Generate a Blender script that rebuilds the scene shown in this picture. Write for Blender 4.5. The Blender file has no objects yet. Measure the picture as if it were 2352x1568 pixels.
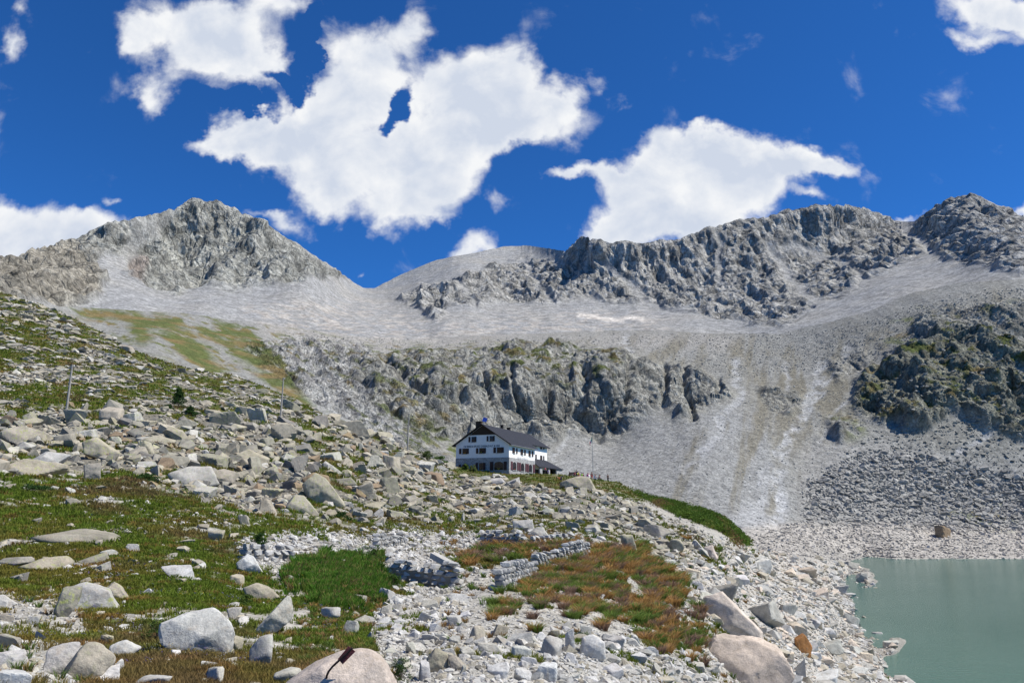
import bpy, bmesh, math, random
import numpy as np
from mathutils import Vector, Matrix, Euler
random.seed(7); RNG = np.random.default_rng(7)
SC = bpy.context.scene
COL = SC.collection
# ------------------------------------------------------------------ camera
F = 28.0 / 36.0 * 1024.0
PITCH = math.atan(164.0 / F)
CP, SP = math.cos(PITCH), math.sin(PITCH)
LAKE = -24.0                       # the camera sits at the origin, the lake 24 m below it
cam = bpy.data.objects.new('camera', bpy.data.cameras.new('camera'))
COL.objects.link(cam)
cam.location = (0, 0, 0)
cam.rotation_euler = (math.pi / 2 + PITCH, 0, 0)
cam.data.lens = 28.0; cam.data.sensor_width = 36.0
cam.data.clip_start = 0.1; cam.data.clip_end = 20000
SC.camera = cam
SC.view_settings.view_transform = 'Standard'
SC.view_settings.look = 'None'
SC.view_settings.exposure = 0.35
SC.view_settings.gamma = 1.0
SC.cycles.max_bounces = 6
SC.cycles.diffuse_bounces = 3
SC.cycles.transparent_max_bounces = 6
# ------------------------------------------------------------------ sun
SUN_AZ, SUN_EL = math.radians(97), math.radians(54)   # azimuth clockwise from +Y
sun = bpy.data.objects.new('sun', bpy.data.lights.new('sun', 'SUN'))
COL.objects.link(sun)
sun.data.energy = 5.0; sun.data.angle = math.radians(0.5)
sun.data.color = (1.0, 0.955, 0.87)
sd = Vector((math.sin(SUN_AZ) * math.cos(SUN_EL), math.cos(SUN_AZ) * math.cos(SUN_EL), math.sin(SUN_EL)))
sun.rotation_euler = sd.to_track_quat('Z', 'Y').to_euler()

# ------------------------------------------------------------------ node helpers
class NT:
    def __init__(s, tree): s.t = tree
    def n(s, typ, **kw):
        nd = s.t.nodes.new(typ)
        for k, v in kw.items():
            if k == 'inp':
                for kk, vv in v.items():
                    if isinstance(vv, bpy.types.NodeSocket): s.t.links.new(vv, nd.inputs[kk])
                    else: nd.inputs[kk].default_value = vv
            else: setattr(nd, k, v)
        return nd
    def math(s, op, a, b=None, c=None, clamp=False):
        nd = s.t.nodes.new('ShaderNodeMath'); nd.operation = op; nd.use_clamp = clamp
        for i, v in enumerate((a, b, c)):
            if v is None: continue
            if isinstance(v, bpy.types.NodeSocket): s.t.links.new(v, nd.inputs[i])
            else: nd.inputs[i].default_value = v
        return nd.outputs[0]
    def mix(s, fac, a, b, blend='MIX'):
        nd = s.t.nodes.new('ShaderNodeMix'); nd.data_type = 'RGBA'; nd.blend_type = blend
        for sock, v in ((nd.inputs[0], fac), (nd.inputs[6], a), (nd.inputs[7], b)):
            if isinstance(v, bpy.types.NodeSocket): s.t.links.new(v, sock)
            elif isinstance(v, tuple): sock.default_value = (*v[:3], 1)
            else: sock.default_value = v
        return nd.outputs[2]
    def ramp(s, v, a, b, lo=0.0, hi=1.0):
        nd = s.t.nodes.new('ShaderNodeMapRange'); nd.interpolation_type = 'SMOOTHSTEP'
        s.t.links.new(v, nd.inputs[0])
        for i, x in enumerate((a, b, lo, hi)): nd.inputs[i + 1].default_value = x
        return nd.outputs[0]

# ------------------------------------------------------------------ world: sky and clouds far away
DS = 2352.0 / 1024.0
def dray(px, py):
    a = (px - 512.0) / F; b = (341.0 - py) / F
    return np.array([a, CP - b * SP, SP + b * CP]) if np.isscalar(px) else np.stack([a, CP - b * SP, SP + b * CP], -1)
world = bpy.data.worlds.new("World"); SC.world = world; world.use_nodes = True
wt = world.node_tree; wt.nodes.clear(); W = NT(wt)
sky = W.n('ShaderNodeTexSky', sky_type='NISHITA', sun_disc=False)
sky.sun_elevation = SUN_EL; sky.sun_rotation = SUN_AZ
sky.altitude = 3000; sky.air_density = 1.0; sky.dust_density = 0.2; sky.ozone_density = 4.0
skyc = W.mix(1.0, sky.outputs[0], (0.21, 0.65, 1.13), 'MULTIPLY')
bg = W.n('ShaderNodeBackground', inp={'Color': skyc, 'Strength': 0.10})
tc = W.n('ShaderNodeTexCoord').outputs['Generated']
sep = W.n('ShaderNodeSeparateXYZ', inp={0: tc})
yy = W.math('MAXIMUM', sep.outputs[1], 0.04)
uu = W.math('DIVIDE', sep.outputs[0], yy); vv = W.math('DIVIDE', sep.outputs[2], yy)
uv = W.n('ShaderNodeCombineXYZ', inp={0: uu, 1: vv}).outputs[0]
wn = W.n('ShaderNodeTexNoise', inp={'Vector': uv, 'Scale': 9.0, 'Detail': 5.0, 'Roughness': 0.6})
off = W.n('ShaderNodeVectorMath', operation='SUBTRACT', inp={0: wn.outputs['Color'], 1: (0.5, 0.5, 0.5)})
uvw = W.n('ShaderNodeVectorMath', operation='MULTIPLY_ADD', inp={0: off.outputs[0], 1: (0.11, 0.11, 0), 2: uv}).outputs[0]
BLOBS = [  # centre x, y, radii, turn, weight (in the photograph's wide pixels, turned into directions below)
 (440,70,150,80,10,1),(505,120,140,85,20,1),(590,160,75,48,30,.75),(370,200,60,48,-35,.62),(650,20,80,45,0,.85),(330,60,55,35,0,.6),(640,110,45,60,0,.42),(340,240,30,40,0,.42),
 (850,120,105,75,0,1),(820,220,125,90,0,1),(710,270,140,60,-20,1),(560,315,130,45,5,.95),(480,330,70,26,5,.75),(690,350,150,70,15,1),(800,400,150,85,10,1),(745,445,70,50,0,.8),(960,80,45,40,0,.55),
 (1110,165,105,75,0,1),(1150,225,120,90,0,1),(1060,270,130,90,0,1),(1210,270,95,60,0,1),(1285,215,50,40,0,.75),(1010,340,140,90,0,1),(1010,420,105,60,0,.95),(925,480,65,48,10,.95),(1120,330,90,50,-20,.9),(1000,480,50,30,0,.5),
 (1335,260,62,55,0,.50),(1385,210,34,30,0,.48),(1420,250,22,25,0,.36),
 (1640,400,200,105,0,1.1),(1590,345,105,55,-10,1),(1660,320,65,45,0,.9),(1480,470,120,75,0,1),(1560,520,170,50,0,1),(1370,550,95,34,-28,.9),(1750,390,120,65,0,1),(1840,378,70,34,0,.8),(1915,384,50,20,0,.8),(1350,395,85,22,-8,.75),(1275,412,45,15,-18,.62),(1440,400,75,50,-20,.8),
 (80,510,120,62,0,1),(205,505,95,42,0,1),(60,575,120,50,0,1),(-40,540,120,90,0,1),(160,560,90,40,-15,.9),
 (655,515,52,34,15,.82),(600,498,50,14,0,.45),(1090,530,50,28,-10,.72),(1150,455,22,28,0,.4),(830,625,16,10,0,.45),(262,438,24,10,0,.45),(1870,462,48,16,0,.6),(2085,508,28,12,0,.7),(2345,490,34,16,20,.7),
 (2250,15,100,45,10,.95),(2335,45,90,60,20,.95),(2255,95,55,26,20,.8),(5,110,26,58,0,.6),(50,20,34,24,30,.42),(1060,560,26,20,0,.42),
(908,232,19,60,24,-1.35),(880,285,16,16,0,-.6),(712,115,22,85,8,-1.3),(655,205,60,16,35,-.9),(585,250,55,18,10,-.9),(985,175,60,60,0,.9),(900,330,80,50,0,.6),(690,215,34,22,-30,-.8),(420,290,60,40,0,-.5),(470,245,60,22,10,-.5)]
fsum = None
for (bx, by, rx, ry, rot, wgt) in BLOBS:
    d = dray(bx / DS, by / DS); cu, cv = d[0] / d[1], d[2] / d[1]
    ex = dray((bx + 10) / DS, by / DS); ey = dray(bx / DS, (by - 10) / DS)
    sx = abs(ex[0] / ex[1] - cu) / 10 * rx * 1.34; sy = abs(ey[2] / ey[1] - cv) / 10 * ry * 1.34
    mp = W.n('ShaderNodeMapping', vector_type='TEXTURE', inp={0: uvw, 'Location': (cu, cv, 0), 'Rotation': (0, 0, -math.radians(rot)), 'Scale': (sx, sy, 1)})
    g = W.n('ShaderNodeTexGradient', gradient_type='SPHERICAL', inp={0: mp.outputs[0]}).outputs['Fac']
    fsum = W.math('MULTIPLY_ADD', g, wgt, fsum if fsum is not None else 0.0)
cn = W.n('ShaderNodeTexNoise', inp={'Vector': uv, 'Scale': 12.0, 'Detail': 12.0, 'Roughness': 0.57, 'Distortion': 0.3}).outputs['Fac']
cn2 = W.n('ShaderNodeVectorMath', operation='ADD', inp={0: uv, 1: (0.020, 0.022, 0)}).outputs[0]
cs = W.n('ShaderNodeTexNoise', inp={'Vector': cn2, 'Scale': 12.0, 'Detail': 5.0, 'Roughness': 0.55, 'Distortion': 0.3}).outputs['Fac']
csb = W.n('ShaderNodeTexNoise', inp={'Vector': uv, 'Scale': 12.0, 'Detail': 5.0, 'Roughness': 0.55, 'Distortion': 0.3}).outputs['Fac']
dens = W.math('ADD', W.math('MINIMUM', fsum, 1.6), W.math('MULTIPLY', W.math('SUBTRACT', cn, 0.5), 1.5))
alpha = W.ramp(dens, 0.12, 0.78)
lit = W.math('ADD', 0.62, W.math('MULTIPLY', W.math('SUBTRACT', csb, cs), 2.0), clamp=True)
thick = W.ramp(W.math('ADD', fsum, W.math('MULTIPLY', cs, 1.6)), 0.9, 3.0, 0.0, 0.85)
shade = W.math('SUBTRACT', W.math('ADD', lit, 0.22), thick, clamp=True)
ccol = W.mix(shade, (0.63, 0.69, 0.80), (0.93, 0.94, 0.95))
cbg = W.n('ShaderNodeBackground', inp={'Color': ccol, 'Strength': 0.80})
up = W.ramp(sep.outputs[1], 0.05, 0.15)
alpha = W.math('MULTIPLY', W.math('MULTIPLY', alpha, up), 0.97)
ms = W.n('ShaderNodeMixShader', inp={0: alpha, 1: bg.outputs[0], 2: cbg.outputs[0]})
wo = W.n('ShaderNodeOutputWorld', inp={0: ms.outputs[0]})
world.cycles.sampling_method = 'MANUAL'; world.cycles.sample_map_resolution = 512

# ------------------------------------------------------------------ numpy noise
_p = np.random.default_rng(3).permutation(256).astype(np.int32); PERM = np.concatenate([_p, _p, _p])
_g = np.random.default_rng(4).normal(size=(256, 3)).astype(np.float32); GR = _g / np.linalg.norm(_g, axis=1, keepdims=True)
RV = np.random.default_rng(5).random((256, 4)).astype(np.float32)
def _h(i, j, k): return PERM[PERM[PERM[i & 255] + (j & 255)] + (k & 255)]
def pn(P, s=1.0, seed=0):
    P = np.asarray(P, np.float32) * s + seed * 17.31
    I = np.floor(P).astype(np.int32); f = P - I; u = f * f * f * (f * (f * 6 - 15) + 10)
    r = 0
    for dx in (0, 1):
        wx = u[..., 0] if dx else 1 - u[..., 0]
        for dy in (0, 1):
            wy = u[..., 1] if dy else 1 - u[..., 1]
            for dz in (0, 1):
                wz = u[..., 2] if dz else 1 - u[..., 2]
                g = GR[_h(I[..., 0] + dx, I[..., 1] + dy, I[..., 2] + dz)]
                r = r + wx * wy * wz * (g[..., 0] * (f[..., 0] - dx) + g[..., 1] * (f[..., 1] - dy) + g[..., 2] * (f[..., 2] - dz))
    return r * 1.6
def fbm(P, s, o=4, seed=0, gain=.5):
    r = 0; a = 1; t = 0
    for i in range(o): r = r + a * pn(P, s * 2.03 ** i, seed + i); t += a; a *= gain
    return r / t
def ridged(P, s, o=4, seed=0, gain=.5):
    r = 0; a = 1; t = 0
    for i in range(o): r = r + a * (1 - np.abs(pn(P, s * 2.1 ** i, seed + i)) * 2) ; t += a; a *= gain
    return r / t
def facet(P, s, seed=0, tilt=1.0):
    """flat tilted facets, one per random cell: broken rock"""
    P = (np.asarray(P, np.float32) * s + seed * 9.7).astype(np.float32); I = np.floor(P).astype(np.int32)
    val = np.full(P.shape[:-1], -9, np.float32)
    for dx in (-1, 0, 1):
        for dy in (-1, 0, 1):
            for dz in (-1, 0, 1):
                h = _h(I[..., 0] + dx, I[..., 1] + dy, I[..., 2] + dz); r = RV[h]
                ox = I[..., 0] + dx + r[..., 0] - P[..., 0]; oy = I[..., 1] + dy + r[..., 1] - P[..., 1]; oz = I[..., 2] + dz + r[..., 2] - P[..., 2]
                d = ox * ox + oy * oy + oz * oz; g = GR[(h * 7 + 3) & 255]
                v = r[..., 3] * .8 - .45 + tilt * .6 * (g[..., 0] * ox + g[..., 1] * oy + g[..., 2] * oz) - 1.15 * np.sqrt(d)
                val = np.maximum(val, v)
    return val + .55
# ------------------------------------------------------------------ masks drawn on a map of the view, used to say WHERE a material grows
MW, MH = 1760, 1000      # covers x -200..1560 , y -100..900 in 1024-wide pixels *... at 1 px
MX0, MY0 = -300.0, -50.0
def poly_mask(pts, blur=0):
    pts = np.array(pts, float) / DS
    x = np.arange(MW) + MX0; y = np.arange(900) + MY0
    X, Y = np.meshgrid(x, y); ins = np.zeros(X.shape, bool)
    n = len(pts)
    for i in range(n):
        x1, y1 = pts[i]; x2, y2 = pts[(i + 1) % n]
        if y1 == y2: continue
        c = ((y1 > Y) != (y2 > Y)) & (X < (x2 - x1) * (Y - y1) / (y2 - y1) + x1); ins ^= c
    return boxblur(ins.astype(np.float32), blur)
def line_mask(pts, w, blur=1):
    pts = np.array(pts, float) / DS; w = w / DS
    X, Y = np.meshgrid(np.arange(MW) + MX0, np.arange(900) + MY0); m = np.full(X.shape, 1e9, np.float32)
    for (x1, y1), (x2, y2) in zip(pts[:-1], pts[1:]):
        dx, dy = x2 - x1, y2 - y1; t = np.clip(((X - x1) * dx + (Y - y1) * dy) / (dx * dx + dy * dy + 1e-9), 0, 1)
        m = np.minimum(m, np.hypot(X - x1 - t * dx, Y - y1 - t * dy))
    return boxblur(np.clip(1.5 - m / (w / 2), 0, 1).astype(np.float32), blur)
def boxblur(a, r):
    for _ in range(2):
        if r > 0:
            for ax in (0, 1):
                c = np.cumsum(np.pad(a, [(r + 1, r) if k == ax else (0, 0) for k in (0, 1)], mode='edge'), axis=ax)
                n = a.shape[ax]
                hi = np.take(c, np.arange(n) + 2 * r + 1, axis=ax); lo = np.take(c, np.arange(n), axis=ax); a = (hi - lo) / (2 * r + 1)
    return a
def samp(m, px, py):
    x = np.clip(px - MX0, 0, m.shape[1] - 2); y = np.clip(py - MY0, 0, m.shape[0] - 2)
    i = x.astype(int); j = y.astype(int); fx = x - i; fy = y - j
    return (m[j, i] * (1 - fx) + m[j, i + 1] * fx) * (1 - fy) + (m[j + 1, i] * (1 - fx) + m[j + 1, i + 1] * fx) * fy
def sstep(a, b, x): t = np.clip((x - a) / (b - a), 0, 1); return t * t * (3 - 2 * t)
# ------------------------------------------------------------------ terrain from distance control points
class TPS:
    def __init__(s, pts, reg=1e-3):
        p = np.array([(a, b) for a, b, c in pts], float) / 100; v = np.log([c for a, b, c in pts]); n = len(p)
        K = s.k(np.linalg.norm(p[:, None] - p[None], axis=2)) + reg * np.eye(n)
        Pm = np.c_[np.ones(n), p]; A = np.block([[K, Pm], [Pm.T, np.zeros((3, 3))]])
        s.c = np.linalg.solve(A, np.r_[v, 0, 0, 0]); s.p = p; s.v0 = 0
        s.grid = None
    @staticmethod
    def k(r): return np.where(r > 0, r * r * np.log(r + 1e-12), 0)
    def raw(s, x, y):
        q = np.stack([x, y], -1) / 100; sh = q.shape[:-1]; q = q.reshape(-1, 2)
        r = np.sqrt(((q[:, None] - s.p[None]) ** 2).sum(-1))
        o = s.k(r) @ s.c[:len(s.p)] + s.c[len(s.p)] + q @ s.c[len(s.p) + 1:]
        return o.reshape(sh)
    def __call__(s, x, y):
        if s.grid is None:
            X, Y = np.meshgrid(np.arange(MX0, MX0 + 1760, 8.0), np.arange(MY0, MY0 + 900, 4.0)); s.grid = s.raw(X, Y)
        gx = np.clip((x - MX0) / 8, 0, s.grid.shape[1] - 1.001); gy = np.clip((y - MY0) / 4, 0, s.grid.shape[0] - 1.001)
        i = gx.astype(int); j = gy.astype(int); fx = gx - i; fy = gy - j; g = s.grid
        return np.exp((g[j, i] * (1 - fx) + g[j, i + 1] * fx) * (1 - fy) + (g[j + 1, i] * (1 - fx) + g[j + 1, i + 1] * fx) * fy)
def at(px, py, D):
    """world point seen in direction (px,py) at horizontal distance D"""
    d = dray(np.asarray(px, float), np.asarray(py, float)); return d / np.hypot(d[..., 0], d[..., 1])[..., None] * np.asarray(D)[..., None]
def lakeD(px, py): d = dray(np.asarray(px, float), np.asarray(py, float)); return LAKE / np.minimum(d[..., 2], -1e-3) * np.hypot(d[..., 0], d[..., 1])
def proj(P):
    P = np.asarray(P, float); yc = P[..., 1] * CP + P[..., 2] * SP; zc = -P[..., 1] * SP + P[..., 2] * CP
    yc = np.maximum(yc, .01)
    return 512 + F * P[..., 0] / yc, 341 - F * zc / yc

SH = [(2352,1282),(2230,1281),(2110,1281),(2150,1296),(1985,1297),(2010,1320),(1940,1328),(1952,1370),(1966,1420),(1975,1452),(1958,1466),(2000,1477),(2070,1490),(2028,1512),(2040,1550),(2095,1572),(2200,1640),(2300,1740)]
SHP = [(x / DS, y / DS) for x, y in SH]
A_PTS = [(-260,760,9),(0,760,9),(256,760,9),(512,760,10),(700,760,16),(850,760,38),(-260,682,13),(0,682,12),(200,682,12.5),(350,682,13),(470,682,13.5),(560,682,15),(620,682,19),(700,682,29),(760,682,43),(830,682,74),(865,682,92),
 (-200,600,25),(0,600,25),(120,600,25),(250,600,26),(370,610,27),(480,610,28),(560,610,31),(630,620,34),(700,640,39),(0,560,34),(128,545,38),(256,555,38),(430,580,40),(330,560,40),(520,560,50),(600,560,52),(650,580,52),(700,600,56),
 (0,520,46),(128,510,52),(256,520,52),(400,535,58),(512,535,62),(600,530,72),(660,550,78),(700,560,88),(0,480,62),(128,480,66),(256,490,76),(350,500,80),(430,505,92),(512,505,100),(578,492,140),(600,505,115),(650,520,115),(700,530,122),
 (0,450,85),(128,450,90),(256,450,108),(350,460,118),(400,475,125),(0,418,110),(65,418,120),(160,410,135),(280,419,155),(407,454,165),(0,370,170),(100,370,185),(200,390,185),(330,420,190),(-200,300,260),(0,300,280),(100,325,270),(200,372,240),(260,388,225),(300,402,215),(375,436,205),
 (455,466,212),(480,476,200),(509,478,200),(455,476,185),(545,478,200),(545,474,214),(509,473.5,214),(600,481,206),(580,478,205),(618,484,208),(640,497,190),(655,502,180),(680,512,160),(697,514,156),(725,530,152),(749,548,155),(749,570,128),(760,600,97),(760,640,63),(800,640,84),(800,600,135),(800,575,195),(800,560,262),(790,552,330),(765,552,200),(830,645,112),(835,600,186),(825,565,285),(845,558,330),(-200,480,60),(-200,420,105)]
for (x, y) in SHP[3:17]:
    l = float(lakeD(x, y)); A_PTS += [(x, y, l), (x - 9, y, l * .955), (x + 12, y, l * 1.04)]
for x, y in [(950,600),(1024,620),(960,660),(1024,682),(930,720),(1100,640),(1000,760),(1200,600),(1200,760),(930,575),(1024,572),(1200,572)]: A_PTS.append((x, y, float(lakeD(x, y)) * 1.13))
TA = TPS(A_PTS, 2e-3)
B1_PTS = [(-300,600,420),(0,690,500),(100,720,480),(200,709,600),(200,760,480),(350,718,640),(350,800,430),(350,860,370),(500,738,670),(500,830,470),(500,900,390),(700,758,700),(700,850,520),(700,950,400),(850,778,740),(850,880,540),(850,980,430),(900,1040,390),(1000,785,780),(1000,860,560),(1000,990,480),(1000,1060,420),(1200,772,800),(1200,845,590),(1200,985,545),(1200,1090,460),(1400,766,810),(1400,850,600),(1400,1000,565),(1400,1090,465),(1500,940,575),(1560,960,560),(1600,765,800),(1600,870,640),(1600,1000,520),(1600,1100,450),(1600,1180,420),(1790,768,790),(1790,900,630),(1790,1000,545),(1790,1100,485),(1790,1200,432),(1790,1240,395),(1790,1290,335),(1950,740,770),(1950,850,670),(1950,1000,560),(1950,1100,510),(1950,1200,468),(1950,1230,450),(1950,1262,418),(1950,1290,370),(2150,665,790),(2150,750,710),(2150,850,640),(2150,980,585),(2150,1100,545),(2150,1200,508),(2150,1230,484),(2150,1262,440),(2352,643,800),(2352,750,715),(2352,880,650),(2352,1000,610),(2352,1100,575),(2352,1200,540),(2352,1230,512),(2352,1262,463),(2600,690,850),(2600,900,730),(2600,1100,630),(2600,1230,548),(2600,1262,495),(2850,800,880),(2850,1200,620),(2850,1262,530),(1600,1290,340),(1300,1290,340),(500,1100,330),(0,1000,330),(-300,1000,330)]
for _x in (2130, 2240, 2352, 2600, 2850): B1_PTS += [(_x, 1281, float(lakeD(_x / DS, 1281 / DS))), (_x, 1310, float(lakeD(_x / DS, 1310 / DS)) * 1.12)]
for _x in (1985, 2060): B1_PTS += [(_x, 1297, float(lakeD(_x / DS, 1297 / DS))), (_x, 1325, float(lakeD(_x / DS, 1325 / DS)) * 1.1)]
TB1 = TPS([(x / DS, y / DS, d) for x, y, d in B1_PTS], 2e-3)
B2_PTS = [(-300,560,1200),(-300,700,800),(-100,640,900),(0,650,900),(100,660,1000),(200,695,1000),(240,600,1270),(300,700,1010),(450,705,1050),(600,732,1050),(430,665,1250),(600,655,1310),(720,640,1380),(455,460,1520),(300,500,1400),(200,540,1400),(0,604,1200),(350,600,1420),(550,580,1450),(600,510,1520),(700,572,1580),(835,662,1900),(835,700,1450),(835,760,1050),(700,740,1080),(960,780,1020),(1000,700,1350),(1060,640,1620),(1000,600,2050),(1210,565,2200),(1210,605,1900),(1150,690,1450),(1200,750,1150),(1200,790,1000),(1400,750,1180),(1420,705,1350),(1340,545,1600),(1350,640,1520),(1500,700,1380),(1500,556,1540),(1500,780,1000),(1700,748,1180),(1700,720,1290),(1700,620,1500),(1700,507,1620),(1790,780,1000),(1940,472,1720),(1900,600,1600),(1900,700,1200),(1900,760,950),(2060,510,1950),(2060,620,1350),(2060,700,1000),(2200,452,1700),(2200,600,1250),(2250,640,1030),(2352,507,1600),(2352,620,1020),(2550,600,1500),(2550,700,1000),(2850,650,1400),(2850,800,1050),(1340,800,980),(200,780,800),(600,800,880),(2352,700,940)]
TB2 = TPS([(x / DS, y / DS, d) for x, y, d in B2_PTS], 2e-3)
def curve(pts): p = np.array(pts, float) / DS; return lambda x: np.interp(x, p[:, 0], p[:, 1])
SKY2 = curve([(-700,520),(-300,570),(-100,598),(0,603),(60,590),(100,578),(160,560),(210,535),(260,515),(310,498),(360,490),(400,482),(430,466),(455,460),(500,470),(540,485),(575,495),(610,515),(640,535),(680,560),(720,585),(760,610),(800,640),(835,661),(860,661),(920,630),(1000,597),(1060,585),(1100,578),(1160,565),(1210,563),(1260,570),(1300,577),(1320,560),(1340,543),(1370,552),(1400,560),(1440,553),(1500,556),(1530,550),(1560,548),(1600,535),(1660,515),(1700,505),(1760,500),(1800,485),(1850,480),(1900,473),(1940,470),(1980,478),(2020,492),(2060,508),(2100,508),(2130,485),(2170,458),(2200,450),(2240,453),(2280,465),(2320,485),(2352,505),(2450,560),(2700,600),(3300,620)])
CR1 = curve([(-700,560),(-300,640),(0,690),(80,700),(200,706),(300,712),(420,718),(520,733),(600,742),(700,755),(850,775),(950,780),(1050,772),(1200,766),(1350,760),(1500,757),(1640,765),(1790,765),(1900,740),(2000,712),(2100,670),(2200,648),(2352,640),(2700,640),(3300,700)])
CRA = curve([(-700,560),(-200,620),(0,668),(100,700),(200,745),(300,800),(400,836),(450,850),(520,856),(600,885),(680,915),(740,950),(800,970),(860,995),(930,1032),(1000,1058),(1045,1070),(1170,1088),(1290,1087),(1330,1095),(1420,1106),(1460,1130),(1500,1148),(1600,1170),(1660,1195),(1720,1250),(1745,1262),(1840,1275),(1975,1300),(2067,1320),(2800,1320),(3300,1320)])

def grid_mesh(name, P, cols, mat, extra=None, smooth=True, faces_mask=None):
    nr, nc = P.shape[:2]
    idx = np.arange(nr * nc).reshape(nr, nc)
    q = np.stack([idx[:-1, :-1], idx[:-1, 1:], idx[1:, 1:], idx[1:, :-1]], -1)
    if faces_mask is not None: q = q[faces_mask]
    return arr_mesh(name, P.reshape(-1, 3), q.reshape(-1, 4), cols.reshape(-1, 3) if cols is not None else None, mat, smooth, extra)
def arr_mesh(name, V, Fc, cols=None, mat=None, smooth=True, extra=None, parent=None):
    me = bpy.data.meshes.new(name)
    k = Fc.shape[1]
    me.vertices.add(len(V)); me.vertices.foreach_set('co', np.ascontiguousarray(V, np.float32).ravel())
    me.loops.add(Fc.size); me.loops.foreach_set('vertex_index', np.ascontiguousarray(Fc, np.int32).ravel())
    me.polygons.add(len(Fc)); me.polygons.foreach_set('loop_start', np.arange(0, Fc.size, k, dtype=np.int32))
    me.polygons.foreach_set('use_smooth', np.full(len(Fc), smooth, bool))
    me.update(calc_edges=True)
    if cols is not None:
        a = me.color_attributes.new('Col', 'FLOAT_COLOR', 'POINT')
        c4 = np.ones((len(V), 4), np.float32); c4[:, :3] = cols
        if extra is not None: c4[:, 3] = extra.ravel()
        a.data.foreach_set('color', c4.ravel())
    if mat: me.materials.append(mat)
    o = bpy.data.objects.new(name, me); COL.objects.link(o)
    if parent: o.parent = parent
    return o
def normals(P):
    du = np.gradient(P, axis=1); dv = np.gradient(P, axis=0); n = np.cross(du, dv)
    n /= np.linalg.norm(n, axis=-1, keepdims=True) + 1e-9
    n *= np.sign((-(n * P).sum(-1)))[..., None]      # towards the viewer's side of the slope
    return n

# ------------------------------------------------------------------ materials
def mat(name, col=(.5, .5, .5), rough=.8, spec=.3, metal=0.0):
    m = bpy.data.materials.new(name); m.use_nodes = True
    b = m.node_tree.nodes['Principled BSDF']; b.inputs['Base Color'].default_value = (*col, 1)
    b.inputs['Roughness'].default_value = rough; b.inputs['Specular IOR Level'].default_value = spec; b.inputs['Metallic'].default_value = metal
    return m
def noisy(name, col, var=.2, scale=6.0, rough=.8, bump=.15, spec=.3, metal=0., coord='Object'):
    m = mat(name, col, rough, spec, metal); t = m.node_tree; N = NT(t); b = t.nodes['Principled BSDF']
    c = N.n('ShaderNodeTexCoord').outputs[coord]
    nz = N.n('ShaderNodeTexNoise', inp={'Vector': c, 'Scale': scale, 'Detail': 8.0, 'Roughness': .65}).outputs['Fac']
    f = N.ramp(nz, .3, .7, 1 - var, 1 + var)
    t.links.new(N.mix(1.0, (*col,), N.n('ShaderNodeCombineColor', inp={0: f, 1: f, 2: f}).outputs[0], 'MULTIPLY'), b.inputs['Base Color'])
    if bump: t.links.new(N.n('ShaderNodeBump', inp={'Height': nz, 'Strength': bump, 'Distance': .05}).outputs[0], b.inputs['Normal'])
    return m
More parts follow.
